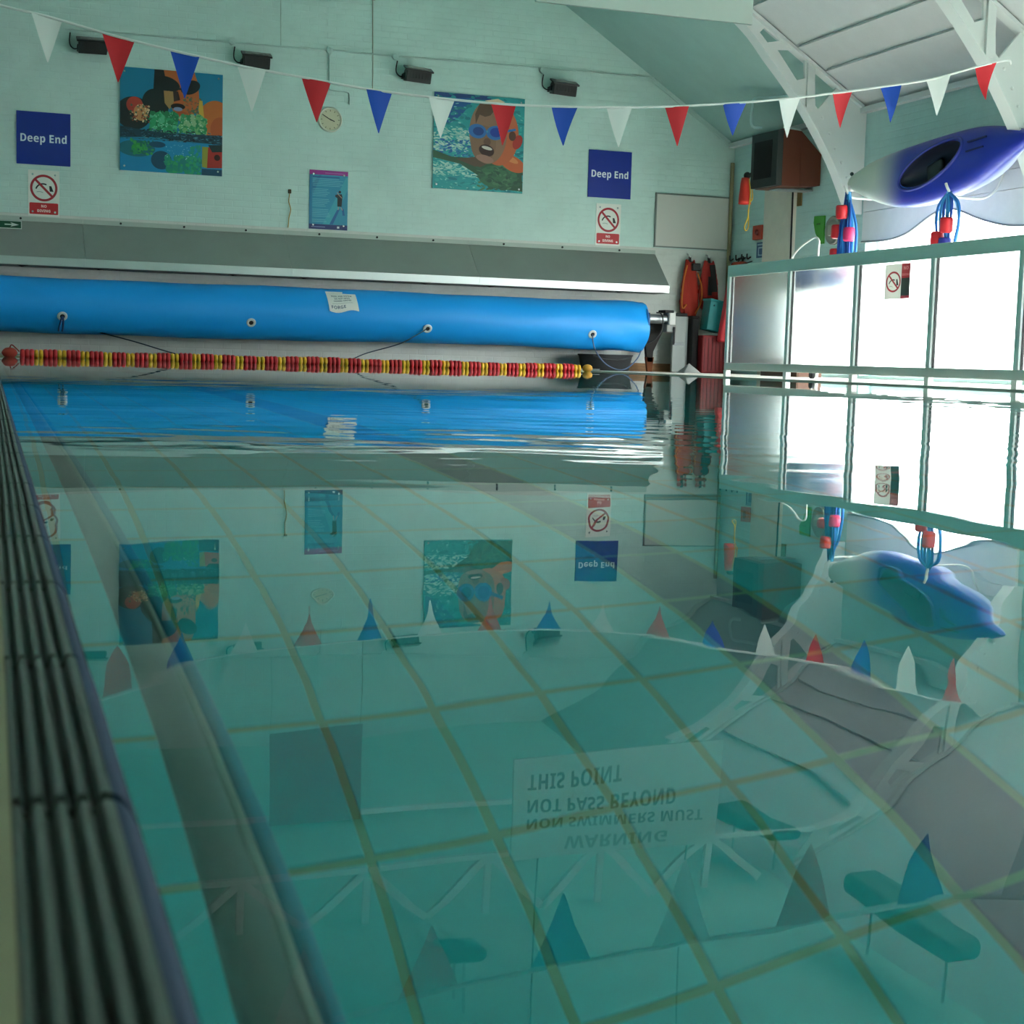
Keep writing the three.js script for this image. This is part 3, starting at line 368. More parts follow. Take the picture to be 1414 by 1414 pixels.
// ---------------------------------------------------------------- cover roll
const RY = 0.6, RZ = -18.46, RRAD = 0.31;
{
  const t = thing('pool_cover', 'long blue rolled pool cover on its reel under the steel hood', 'pool cover');
  const P = [], I = [], nu = 160, nv = 48, x0 = XL + 0.1, x1 = 8.02;
  for (let i = 0; i <= nu; i++) for (let j = 0; j <= nv; j++) { const x = x0 + (x1 - x0) * i / nu, a = j / nv * Math.PI * 2; const end = Math.exp(-(x1 - x) / 0.45); let r = RRAD + 0.006 * Math.sin(x * 1.3 + 2 * a) + 0.004 * Math.sin(x * 4.1 - 3 * a) + end * (0.012 * Math.sin(5 * a + x * 9) - 0.004) + 0.003 * (n32(x / 9 + 0.5, j / nv) - 0.5); const droop = 0.012 * Math.max(0, -Math.sin(a)) * (1 + Math.sin(x * 0.9)); P.push(x, RY + r * Math.sin(a) - droop, RZ + r * Math.cos(a)); }
  for (let i = 0; i < nu; i++) for (let j = 0; j < nv; j++) { const a = i * (nv + 1) + j, b = a + 1, c = a + nv + 1, d = c + 1; I.push(a, b, d, a, d, c); }
  let g = new THREE.BufferGeometry(); g.setAttribute('position', new THREE.Float32BufferAttribute(P, 3)); g.setIndex(I); g = mergeVertices(g, 1e-4); g.computeVertexNormals();
  const blue = new THREE.MeshPhysicalMaterial({ color: '#0899ea', roughness: 0.5, bumpMap: dataTex(256, 256, (u, v) => 255 * fbm(u, v), false), bumpScale: 0 });
  mesh('sheet', g, blue, t);
  for (const [x, s] of [[x1 - 0.004, 1], [x0 + 0.004, -1]]) { const c = new THREE.CylinderGeometry(RRAD - 0.004, RRAD - 0.004, 0.02, 40); c.rotateZ(Math.PI / 2); c.translate(x - 0.008 * s, RY, RZ); mesh('rolled_end', c, std('#0f5f9a', 0.6), t); }
  const gy = -0.133, ga = Math.asin(gy / RRAD), gz = RZ + RRAD * Math.cos(ga);
  for (const x of [0.78, 2.915, 5.07, 7.24]) { const ring = new THREE.TorusGeometry(0.04, 0.017, 10, 24); ring.scale(1, 1, 0.5); ring.rotateX(-ga); ring.translate(x, RY + gy, gz + 0.004); mesh('eyelet', ring, std('#cfd4d2', 0.4), t); const hole = new THREE.CylinderGeometry(0.028, 0.028, 0.012, 16); hole.rotateX(Math.PI / 2 - ga); hole.translate(x, RY + gy, gz + 0.003); mesh('eyelet_hole', hole, M.black, t); }
  const cz = gz + 0.012, navy = std('#1b3d6e', 0.8);
  mesh('cord', [tube([[0.775, 0.465, cz], [0.76, 0.4, cz], [0.745, 0.34, cz], [0.74, 0.3, cz - 0.03]], 0.012, 20, 6), tube([[0.785, 0.465, cz], [0.79, 0.4, cz], [0.785, 0.34, cz], [0.78, 0.3, cz - 0.03]], 0.012, 20, 6)], navy, t);
  mesh('cord', tube([[1.2, 0.3, RZ + 0.12], [1.6, 0.2, -18.2], [1.95, 0.1, -18.1], [2.25, 0.03, -18.0], [2.5, 0.02, -17.95], [3.2, 0.02, -17.9], [3.95, 0.04, -18.0], [4.3, 0.15, -18.1], [4.7, 0.27, -18.12], [4.92, 0.38, cz], [5.06, 0.465, cz]], 0.007, 80, 6), std('#2a3a4a', 0.8), t);
  mesh('cord', tube([[7.24, 0.465, cz], [7.25, 0.36, cz], [7.3, 0.24, cz], [7.42, 0.1, cz + 0.02], [7.58, 0.03, cz + 0.03], [7.72, 0.05, cz + 0.02], [7.86, 0.17, cz], [7.93, 0.28, cz - 0.03]], 0.008, 50, 6), std('#50627e', 0.8), t);
  // paper label stuck on the roll
  const tex = canvasTex(512, 400, (c, w, h) => { c.fillStyle = '#dfe0da'; c.fillRect(0, 0, w, h); c.fillStyle = '#4a5560'; c.textAlign = 'center'; c.font = 'bold 40px sans-serif'; c.fillText('POOL AND SYSTEM', w / 2, 105, 380); c.fillText('DO NOT OPEN', w / 2, 150, 320); c.fillText('COVERS CENTRE', w / 2, 195, 330); c.fillStyle = '#8d958f'; c.fillRect(70, 230, 360, 6); c.fillStyle = '#35506c'; c.textAlign = 'left'; c.font = 'bold 84px sans-serif'; c.fillText('FORGE', 40, 330, 260); });
  const lp = [], li = [], lu = []; const nA = 10, nB = 8; for (let i = 0; i <= nA; i++) for (let j = 0; j <= nB; j++) { const v = j / nB, u = i / nA, x = 3.815 + 0.36 * u + 0.03 * v, y = 0.872 - (0.235 + 0.02 * Math.sin(u * 6)) * v, dy = (y - RY) / (RRAD + 0.006), z = RZ + (RRAD + 0.012) * Math.sqrt(Math.max(0, 1 - dy * dy)) + 0.01 * Math.max(0, v - 0.7); lp.push(x, y, z); lu.push(u, 1 - v); }
  for (let i = 0; i < nA; i++) for (let j = 0; j < nB; j++) { const a = i * (nB + 1) + j, b = a + 1, c = a + nB + 1, d = c + 1; li.push(a, b, d, a, d, c); }
  const lg = new THREE.BufferGeometry(); lg.setAttribute('position', new THREE.Float32BufferAttribute(lp, 3)); lg.setAttribute('uv', new THREE.Float32BufferAttribute(lu, 2)); lg.setIndex(li); lg.computeVertexNormals();
  const lb = mesh('paper_label', lg, new THREE.MeshStandardMaterial({ map: tex, roughness: 0.6, side: THREE.DoubleSide }), t); lb.userData.label = 'white paper label with printed text';
}
{ // reel stand with crank at the right end
  const t = thing('reel_stand', 'steel reel shaft and rusty bracket with crank handle at the cover end', 'reel');
  mesh('shaft', rod([8.02, 0.7, RZ], [8.4, 0.7, RZ], 0.062, 20), M.greyMetal, t);
  mesh('strap', [box(8.06, 8.12, 0.42, 0.77, RZ + 0.055, RZ + 0.075), box(8.055, 8.125, 0.62, 0.775, RZ - 0.07, RZ + 0.06)], std('#1c2c55', 0.8), t);
  const gb = rbox(0.1, 0.18, 0.2, 0.02); gb.translate(8.43, 0.71, RZ); mesh('gearbox', gb, std('#b9bab4', 0.5), t);
  const gb2 = rbox(0.13, 0.035, 0.22, 0.01); gb2.translate(8.38, 0.8, RZ); mesh('gearbox_cap', gb2, M.rubber, t);
  mesh('wall_bracket', prism([[8.16, 0.68], [8.42, 0.66], [8.43, 0.55], [8.3, 0.28], [8.29, 0.14], [8.22, 0.14], [8.2, 0.28], [8.16, 0.6]], 0.06, RZ - 0.25, 0.004), std('#1f1b17', 0.8), t);
  mesh('rust_foot', prism([[8.2, 0.2], [8.31, 0.2], [8.29, 0.012], [8.23, 0.012]], 0.05, RZ - 0.24, 0.003), new THREE.MeshStandardMaterial({ map: dataTex(64, 64, (u, v) => { const k = fbm(u, v); return [70 + 70 * k, 38 + 36 * k, 20 + 16 * k]; }, true), roughness: 0.95 }), t);
  mesh('lower_gear', rbox(0.14, 0.1, 0.16, 0.015).translate(8.42, 0.58, RZ + 0.02), std('#83847f', 0.6), t);
  mesh('crank_arm', rod([8.45, 0.6, RZ + 0.12], [8.45, 0.37, RZ + 0.12], 0.014), M.black, t);
  mesh('crank_handle', rod([8.45, 0.38, RZ + 0.12], [8.59, 0.38, RZ + 0.12], 0.014), std('#8f9494', 0.7, 0.3), t);
  mesh('cable', tube([[8.2, 0.78, RZ + 0.09], [8.26, 0.77, RZ + 0.1], [8.29, 0.68, RZ + 0.11], [8.27, 0.55, RZ + 0.12], [8.2, 0.45, RZ + 0.12], [8.1, 0.385, RZ + 0.1], [8.0, 0.37, RZ + 0.05]], 0.009, 40, 6), M.black, t);
}
{
  const t = thing('black_tub', 'black open plastic tub standing under the right end of the cover', 'tub');
  const g = new THREE.LatheGeometry([[0.001, 0], [0.31, 0], [0.325, 0.02], [0.362, 0.22], [0.376, 0.23], [0.374, 0.245], [0.356, 0.245], [0.32, 0.03], [0.001, 0.025]].map((p) => new THREE.Vector2(...p)), 36); g.scale(1, 0.85, 0.7); g.translate(7.56, DY, -18.5); mesh('body', g, M.rubber, t);
  mesh('handle', tube([[7.3, 0.2, -18.28], [7.42, 0.16, -18.24], [7.56, 0.15, -18.23], [7.7, 0.16, -18.24], [7.82, 0.2, -18.28]], 0.01, 20, 6), M.black, t);
}
{ // loose wires and a small rusty hook on the end wall
  const w1 = tag(mesh('wall_wire', tube([[4.5, 4.68, ZB + 0.008], [4.51, 4.1, ZB + 0.008], [4.52, 3.7, ZB + 0.008], [4.52, 3.3, ZB + 0.008]], 0.0045, 30, 6), std('#9a937c', 0.8)), 'thin brownish wire hanging down the wall left of the third floodlight', 'wire');
  tag(mesh('wall_wire', tube([[3.36, 4.68, ZB + 0.008], [3.365, 4.2, ZB + 0.008], [3.37, 3.84, ZB + 0.008]], 0.003, 20, 6), std('#8aa093', 0.8)), 'thin grey green wire dropping to the conduit left of the clock', 'wire');
  const h = thing('rusty_hook', 'small rusty wall hook with a yellowed cord hanging beside the blue notice', 'hook');
  mesh('hook', rbox(0.04, 0.05, 0.03, 0.008).translate(3.5, 2.1, ZB + 0.018), std('#4a3c26', 0.9), h);
  mesh('cord', tube([[3.5, 2.08, ZB + 0.02], [3.49, 1.98, ZB + 0.02], [3.515, 1.88, ZB + 0.02], [3.495, 1.78, ZB + 0.02], [3.485, 1.66, ZB + 0.02]], 0.006, 30, 6), std('#b08a3c', 0.8), h);
}
for (const [x, z, L, l] of [[7.05, -12.95, 1.2, 'dark rounded ceiling fitting mirrored in the water, right beside the warning board'], [6.9, -10.1, 1.5, 'long dark rounded ceiling fitting mirrored at the lower right of the water'], [3.25, -10.3, 0.35, 'short dark rounded ceiling fitting mirrored near the bottom middle of the water']]) {
  const t = thing('ceiling_fitting', l, 'ceiling fitting'); mesh('body', rbox(0.34, 0.16, L, 0.07, 3).translate(x, 4.2, z), std('#2a5a52', 0.6), t);
  for (const q of [-0.35, 0.35]) mesh('hanger', rod([x, 4.26, z + q * L], [x, FLATY - 0.005, z + q * L], 0.012, 6), M.greyMetal, t);
}
struct('baseboard_back', box(7.95, 8.9, DY, 0.12, ZB + 0.002, ZB + 0.03), new THREE.MeshStandardMaterial({ map: dataTex(128, 64, (u, v) => { const k = fbm(u, v); return [120 + 60 * k, 92 + 40 * k, 62 + 30 * k]; }, true), roughness: 0.8 }));
{
  const t = thing('grey_panel', 'tall narrow pale grey panel standing beside the crank handle', 'panel');
  mesh('face', rbox(0.22, 0.74, 0.05, 0.008).translate(8.695, 0.385, -18.7), std('#9aa09b', 0.6), t);
  mesh('top_cap', rbox(0.17, 0.04, 0.1, 0.01).translate(8.695, 0.776, -18.7), M.rubber, t);
}
{
  const t = thing('folded_marker', 'low pale four sided pyramid on the deck before the grey panel', 'marker');
  const g = new THREE.ConeGeometry(0.17, 0.12, 4); g.rotateY(Math.PI / 4); g.translate(8.53, DY + 0.062, -18.02); mesh('body', g, std('#8f928d', 0.8), t);
  mesh('base', box(8.41, 8.65, DY, DY + 0.006, -18.14, -17.9), std('#9b9d98', 0.7), t);
}

// ---------------------------------------------------------------- lane rope
{
  const t = thing('lane_rope', 'red and yellow lane rope floating along the far pool end', 'lane rope');
  const f = new THREE.LatheGeometry([[0.012, -0.024], [0.035, -0.024], [0.047, -0.019], [0.052, -0.006], [0.052, 0.006], [0.047, 0.019], [0.035, 0.024], [0.012, 0.024]].map((p) => new THREE.Vector2(...p)), 18); f.rotateZ(Math.PI / 2);
  const spoke = mergeGeometries([f.toNonIndexed()]);
  const reds = [std('#c41f28', 0.45), std('#b81c25', 0.5)], yel = [std('#e8b022', 0.45), std('#dca620', 0.5)];
  const X0 = 0.33, X1 = 6.78, step = 0.0478; let k = 0;
  for (let x = X0; x < X1; x += step, k++) { const y = k % 5 > 2; const m = mesh('float_disc', spoke, (y ? yel : reds)[k % 2], t); m.position.set(x, 0.035 + 0.006 * Math.sin(k * 0.21), -17.3 + 0.03 * Math.sin(k * 0.08)); m.scale.setScalar(y ? 0.92 : 1.04); m.rotation.x = rr(0, 6); m.rotation.z = rr(-0.06, 0.06); }
  mesh('cable', rod([0.04, 0.03, -17.3], [7.0, 0.03, -17.3], 0.006, 8), M.greyMetal, t);
  const e1 = new THREE.IcosahedronGeometry(0.065, 1); e1.scale(1.3, 0.9, 1); e1.translate(0.2, 0.045, -17.3); mesh('end_knot', e1, std('#a5372c', 0.8), t);
  const e2 = new THREE.IcosahedronGeometry(0.055, 1); e2.scale(1.2, 0.9, 1); e2.translate(6.84, 0.04, -17.3); mesh('end_knot', e2, std('#b8862a', 0.8), t);
  mesh('end_hook', tube([[0.2, 0.09, -17.3], [0.22, 0.13, -17.3], [0.26, 0.1, -17.3], [0.3, 0.06, -17.3]], 0.008, 16, 6), std('#8f2a24', 0.6), t);
}

// ---------------------------------------------------------------- buntings
function bunting(label, string, flags, colors, hgt, half) {
  const t = thing('bunting', label, 'bunting');
  const mats = { w: std('#e3e6e2', 0.75, 0, { side: THREE.DoubleSide }), r: std('#cf1f2b', 0.7, 0, { side: THREE.DoubleSide }), b: std('#124cb6', 0.7, 0, { side: THREE.DoubleSide }) };
  mesh('string', tube(string, 0.0095, 160, 6), M.white, t);
  const curve = new THREE.CatmullRomCurve3(string.map((p) => V(...p)));
  const pts = curve.getPoints(600);
  const yAt = (x) => { let b = pts[0]; for (const p of pts) if (Math.abs(p.x - x) < Math.abs(b.x - x)) b = p; return b; };
  flags.forEach(([x, ty], i) => {
    const a = yAt(x - half), b = yAt(x + half), P = [], I = [], n = 6, tw = rr(-0.25, 0.25), bend = rr(-0.02, 0.02);
    for (let s = 0; s <= n; s++) { const v = s / n; for (let q = 0; q <= n; q++) { const u = q / n, lx = a.x + (b.x - a.x) * u, ly = a.y + (b.y - a.y) * u, px = lx + (x - lx) * v * 0.97, py = ly - 0.004 + (ty - ly) * v; P.push(px, py, a.z + Math.sin(u * 3.1 + i) * 0.012 * (1 - v) + tw * v * v * 0.12 + bend * Math.sin(v * 3)); } }
    for (let s = 0; s < n; s++) for (let q = 0; q < n; q++) { const A = s * (n + 1) + q, B = A + 1, C = A + n + 1, D = C + 1; I.push(A, C, B, B, C, D); }
    const g = new THREE.BufferGeometry(); g.setAttribute('position', new THREE.Float32BufferAttribute(P, 3)); g.setIndex(I); g.computeVertexNormals();
    mesh('flag', g, mats[colors[i % colors.length]], t);
  });
}
bunting('string of red, white and blue triangle flags across the upper picture', [[-2.45, 2.75, -11], [-0.4, 2.47, -11], [0.08, 2.37, -11], [0.36, 2.33, -11], [0.82, 2.24, -11], [1.26, 2.17, -11], [1.71, 2.11, -11], [2.15, 2.07, -11], [2.59, 2.03, -11], [3.08, 2.01, -11], [3.58, 2.005, -11], [4.01, 2.02, -11], [4.48, 2.05, -11], [4.93, 2.09, -11], [5.42, 2.15, -11], [5.89, 2.22, -11], [6.34, 2.3, -11], [6.8, 2.39, -11], [7.27, 2.49, -11], [7.68, 2.62, -11], [7.85, 2.67, -11], [8.3, 2.8, -11.4], [8.98, 2.98, -12.3]],
  [[-0.54, 2.21], [-0.08, 2.11], [0.38, 2.03], [0.84, 1.94], [1.29, 1.87], [1.75, 1.81], [2.21, 1.77], [2.67, 1.73], [3.13, 1.73], [3.61, 1.71], [4.09, 1.74], [4.54, 1.76], [5.02, 1.8], [5.51, 1.92], [5.99, 1.94], [6.46, 2.05], [6.9, 2.12], [7.34, 2.21], [7.79, 2.37]], ['r', 'b', 'w'], 0.29, 0.1);
bunting('string of triangle flags nearer the camera, seen only as reflections low in the water', [[-2.45, 2.75, -4.7], [-0.2, 2.32, -4.7], [0.5, 2.17, -4.7], [0.95, 2.09, -4.7], [1.4, 2.01, -4.7], [1.85, 1.94, -4.7], [2.3, 1.88, -4.7], [2.75, 1.855, -4.7], [3.2, 1.85, -4.7], [3.7, 1.87, -4.7], [4.6, 1.97, -4.7], [6, 2.25, -4.7], [9.5, 3.0, -4.7]],
  [[0.03, 1.96], [0.5, 1.88], [0.96, 1.8], [1.38, 1.73], [1.85, 1.66], [2.31, 1.6], [2.78, 1.57], [3.26, 1.55], [3.72, 1.58], [4.18, 1.62], [4.64, 1.69]], ['r', 'b', 'w'], 0.29, 0.105);

// ---------------------------------------------------------------- right wall fittings
function sidePanel(name, label, category, z0, z1, y0, y1, d, m, group) { const t = mesh(name, box(XR - d, XR - 0.002, y0, y1, z0, z1), m); return tag(t, label, category, group); }
{ // boards with the wavy lower edge in bay two
  const g = structGroup('trim_1');
  const w = smooth([[-15.62, 1.58], [-15.06, 1.572], [-14.7, 1.62], [-14.37, 1.74], [-14.18, 1.8], [-13.98, 1.83], [-13.72, 1.78], [-13.47, 1.7], [-13.16, 1.62], [-12.87, 1.57], [-12.48, 1.55]], 60);
  const mk = (pts, d0, d1, m, n) => { const q = prism(pts, d1 - d0, 0, 0); q.rotateY(-Math.PI / 2); q.translate(XR - d0, 0, 0); mesh(n, metreUV(q), m, g); };
  mk([...w, [-12.48, 1.925], [-15.62, 1.915]], 0.002, 0.035, M.whiteBoard, 'wavy_board');
  mk([[-15.62, 1.92], [-12.48, 1.93], [-12.48, 2.12], [-15.62, 2.11]], 0.002, 0.035, M.whiteBoard, 'board');
  mk([[-15.62, 2.116], [-12.48, 2.126], [-12.48, 2.3], [-15.62, 2.29]], 0.002, 0.035, M.whiteBoard, 'board');
  mesh('edge_bead', tube(w.filter((_, i) => i % 3 === 0).map(([z, y]) => [XR - 0.035, y, z]), 0.012, 120, 6), std('#8b8f90', 0.6), g);
}
{ // pilaster, cable and small fittings in the end bay
  struct('trim_2', metreUV(box(XR - 0.05, XR, DY, 3.0, -18.0, -17.24)), new THREE.MeshStandardMaterial({ map: paintTex(216, 212, 196, 0.04, 1.2), roughness: 0.6 }));
  tag(mesh('wall_cable', rod([XR - 0.062, 1.3, -17.22], [XR - 0.062, 2.5, -17.24], 0.012, 8), M.black), 'black cable running up beside the cream pilaster', 'cable');
  { const t = thing('red_call_box', 'small red call box on the mint wall above the blue notice', 'call box'); mesh('body', box(XR - 0.06, XR - 0.002, 1.77, 1.95, -18.27, -18.03), std('#b5402c', 0.5), t); mesh('button', new THREE.SphereGeometry(0.03, 12, 8).translate(XR - 0.06, 1.86, -18.15), std('#7a201a', 0.4), t); }
  { const tex = canvasTex(128, 128, (c) => { c.fillStyle = '#24507c'; c.fillRect(0, 0, 128, 128); c.fillStyle = '#9fb8cc'; c.fillRect(10, 14, 108, 12); c.lineWidth = 12; c.strokeStyle = '#9fb8cc'; c.strokeRect(28, 46, 60, 60); c.fillStyle = '#24507c'; c.fillRect(44, 92, 70, 12); });
    const t = thing('blue_notice', 'small blue notice on the mint wall just above the screen rail', 'sign'); t.position.set(XR, 1.635, -18.1); t.rotation.y = -Math.PI / 2; panel('board', 0.26, 0.2, 0.01, tex, '#24507c', t).position.z = 0.008; }
  { const t = thing('green_sign', 'green notched first aid plaque on the wall beside the oval plaque', 'sign'); const g = prism([[0, 1.96], [0.24, 1.95], [0.24, 1.62], [0.17, 1.62], [0.04, 1.76], [-0.01, 1.88]], 0.02, 0, 0.002); g.rotateY(-Math.PI / 2); g.scale(1, 1, 1); g.translate(XR - 0.002, 0, -16.75); mesh('board', g, std('#3d9a2e', 0.5), t); const l = box(XR - 0.026, XR - 0.022, 1.85, 1.87, -16.68, -16.6); mesh('print_line', l, std('#2a6a20', 0.5), t); }
  { const t = thing('oval_plaque', 'oval stone grey wall plaque with a raised centre between green plaque and floats', 'plaque'); const g = new THREE.LatheGeometry([[0.001, 0.05], [0.1, 0.05], [0.115, 0.035], [0.14, 0.035], [0.16, 0.045], [0.17, 0.03], [0.17, 0], [0.001, 0]].map((p) => new THREE.Vector2(...p)), 40); g.rotateZ(Math.PI / 2); g.translate(XR - 0.002, 1.76, -16.28); mesh('ring', g, std('#8f8d84', 0.8), t); const e = rbox(0.03, 0.13, 0.12, 0.01); e.translate(XR - 0.055, 1.76, -16.28); mesh('emblem', e, std('#a8a396', 0.8), t); }
  tag(mesh('brass_plate', box(XR - 0.02, XR - 0.002, 2.12, 2.3, -17.2, -17.1), std('#7d6238', 0.5, 0.4)), 'small brass coloured plate beside the black cable', 'plate');
  { const t = thing('coat_hooks', 'row of small black hooks just above the screen rail at the corner', 'hooks'); for (const z of [-18.9, -18.72, -18.55, -18.4]) mesh('hook', tube([[XR - 0.005, 1.56, z], [XR - 0.05, 1.53, z], [XR - 0.06, 1.56, z], [XR - 0.06, 1.6, z]], 0.01, 12, 6), M.black, t); }
}
{
  const o = mesh('wooden_pole', rod([9.49, 1.0, ZB + 0.06], [9.5, 2.84, ZB + 0.05], 0.026, 12), std('#8d8462', 0.7)); tag(o, 'long pale wooden pole standing upright in the wall corner', 'pole');
  const b = rod([9.48, DY, ZB + 0.08], [9.49, 1.01, ZB + 0.06], 0.026, 12); o.geometry = mergeGeometries([o.geometry, b]);
}
{ // brown wall unit
  const t = thing('wall_unit', 'brown tapering wall unit with dark framed front, high in the corner', 'wall unit');
  const P0 = V(8.915, 0, -17.28), P1 = V(8.96, 0, -16.7); // front face bottom edge seen from the pool
  const dir = P1.clone().sub(P0).normalize(), back = V(-dir.z, 0, dir.x).negate(); // away from the pool
  back.set(0.975, 0, 0.12).normalize();
  const y0 = 2.3, y1 = 2.95, W = P1.distanceTo(P0);
  const at = (u, y, d) => { const q = P0.clone().addScaledVector(dir, u).addScaledVector(back, d); return [q.x, y, q.z]; };
  const solid = (c) => { const g = new THREE.BufferGeometry(); const q = []; const F = [[0, 1, 2, 3], [5, 4, 7, 6], [4, 0, 3, 7], [1, 5, 6, 2], [3, 2, 6, 7], [4, 5, 1, 0]]; for (const f of F) { for (const k of [0, 1, 2, 0, 2, 3]) q.push(...c[f[k]]); } g.setAttribute('position', new THREE.Float32BufferAttribute(q, 3)); g.setAttribute('uv', new THREE.Float32BufferAttribute(new Array(q.length / 3 * 2).fill(0), 2)); g.computeVertexNormals(); return g; };
  const brown = std('#5c2a19', 0.4), bez = std('#2d3432', 0.7);
  mesh('bezel', solid([at(0, y0, 0), at(W, y0, 0), at(W, y1 - 0.0, 0), at(0, y1, 0), at(0, y0, 0.07), at(W, y0, 0.07), at(W, y1, 0.07), at(0, y1, 0.07)]), bez, t);
  mesh('front_recess', solid([at(W * 0.12, y0 + 0.1, -0.006), at(W * 0.8, y0 + 0.1, -0.006), at(W * 0.8, y1 - 0.1, -0.006), at(W * 0.12, y1 - 0.1, -0.006), at(W * 0.12, y0 + 0.1, 0), at(W * 0.8, y0 + 0.1, 0), at(W * 0.8, y1 - 0.1, 0), at(W * 0.12, y1 - 0.1, 0)]), std('#030404', 0.9), t);
  mesh('case_front', solid([at(-0.005, y0 - 0.005, 0.07), at(W + 0.005, y0 - 0.005, 0.07), at(W + 0.005, y1 + 0.02, 0.07), at(-0.005, y1 + 0.02, 0.07), at(0, y0 - 0.01, 0.3), at(W, y0 - 0.01, 0.3), at(W, y1, 0.3), at(0, y1, 0.3)]), brown, t);
  mesh('case_back', solid([at(0.003, y0 - 0.008, 0.304), at(W - 0.003, y0 - 0.008, 0.304), at(W - 0.003, y1 - 0.004, 0.304), at(0.003, y1 - 0.004, 0.304), at(0.06, y0 + 0.02, 0.58), at(W - 0.03, y0 + 0.02, 0.58), at(W - 0.03, y1 - 0.26, 0.58), at(0.06, y1 - 0.26, 0.58)]), brown, t);
  mesh('shelf_bracket', [bar(at(W * 0.5, y0 - 0.025, 0.12), [XR, y0 - 0.025, -16.93], 0.2, 0.012)], M.greyMetal, t);
  const L = rod(at(W * 0.6, y1 + 0.06, 0.2), at(W * 0.6, y1 + 0.02, 0.42), 0.03, 12); mesh('cable_end', L, M.white, t);
  const pb = thing('throw_bag', 'red throw bag with a yellow cord loop hung from the wall unit corner', 'throw bag');
  const c = at(-0.06, 0, -0.03);
  mesh('bag', new THREE.LatheGeometry([[0.001, 0.32], [0.05, 0.32], [0.062, 0.25], [0.078, 0.05], [0.078, 0], [0.001, -0.005]].map((p) => new THREE.Vector2(...p)), 16).translate(c[0], 2.12, c[2]), std('#cc2f22', 0.7), pb);
  mesh('toggle', new THREE.SphereGeometry(0.045, 12, 8).translate(c[0] + 0.02, 2.47, c[2]), M.black, pb);
  mesh('hanger', rod([c[0] + 0.02, 2.47, c[2]], at(0.02, 2.5, 0.01), 0.012, 6), M.black, pb);
  mesh('yellow_cord', [tube([[c[0] + 0.08, 2.4, c[2]], [c[0] + 0.085, 2.2, c[2] + 0.04], [c[0] + 0.03, 2.12, c[2] + 0.07], [c[0] + 0.02, 1.95, c[2] + 0.06], [c[0] - 0.015, 1.84, c[2] + 0.05], [c[0] + 0.01, 1.79, c[2] + 0.05], [c[0] + 0.04, 1.86, c[2] + 0.05], [c[0] + 0.02, 2.05, c[2] + 0.06]], 0.008, 60, 6), tube([[c[0] + 0.02, 2.42, c[2] + 0.06], [c[0] + 0.03, 2.25, c[2] + 0.085], [c[0] + 0.025, 2.1, c[2] + 0.08]], 0.008, 20, 6)], std('#d8b23a', 0.6), pb);
  const wc = thing('wall_conduit', 'pale conduit dropping from the slope to the brown wall unit', 'conduit'); mesh('pipe', tube([[9.1, 3.33, -16.4], [8.95, 3.36, -16.9], [8.87, 3.38, -17.15], [8.86, 3.3, -17.2], [8.87, 3.06, -17.22], [8.98, 3.03, -17.15]], 0.016, 40, 8), M.sideWall, wc);
}

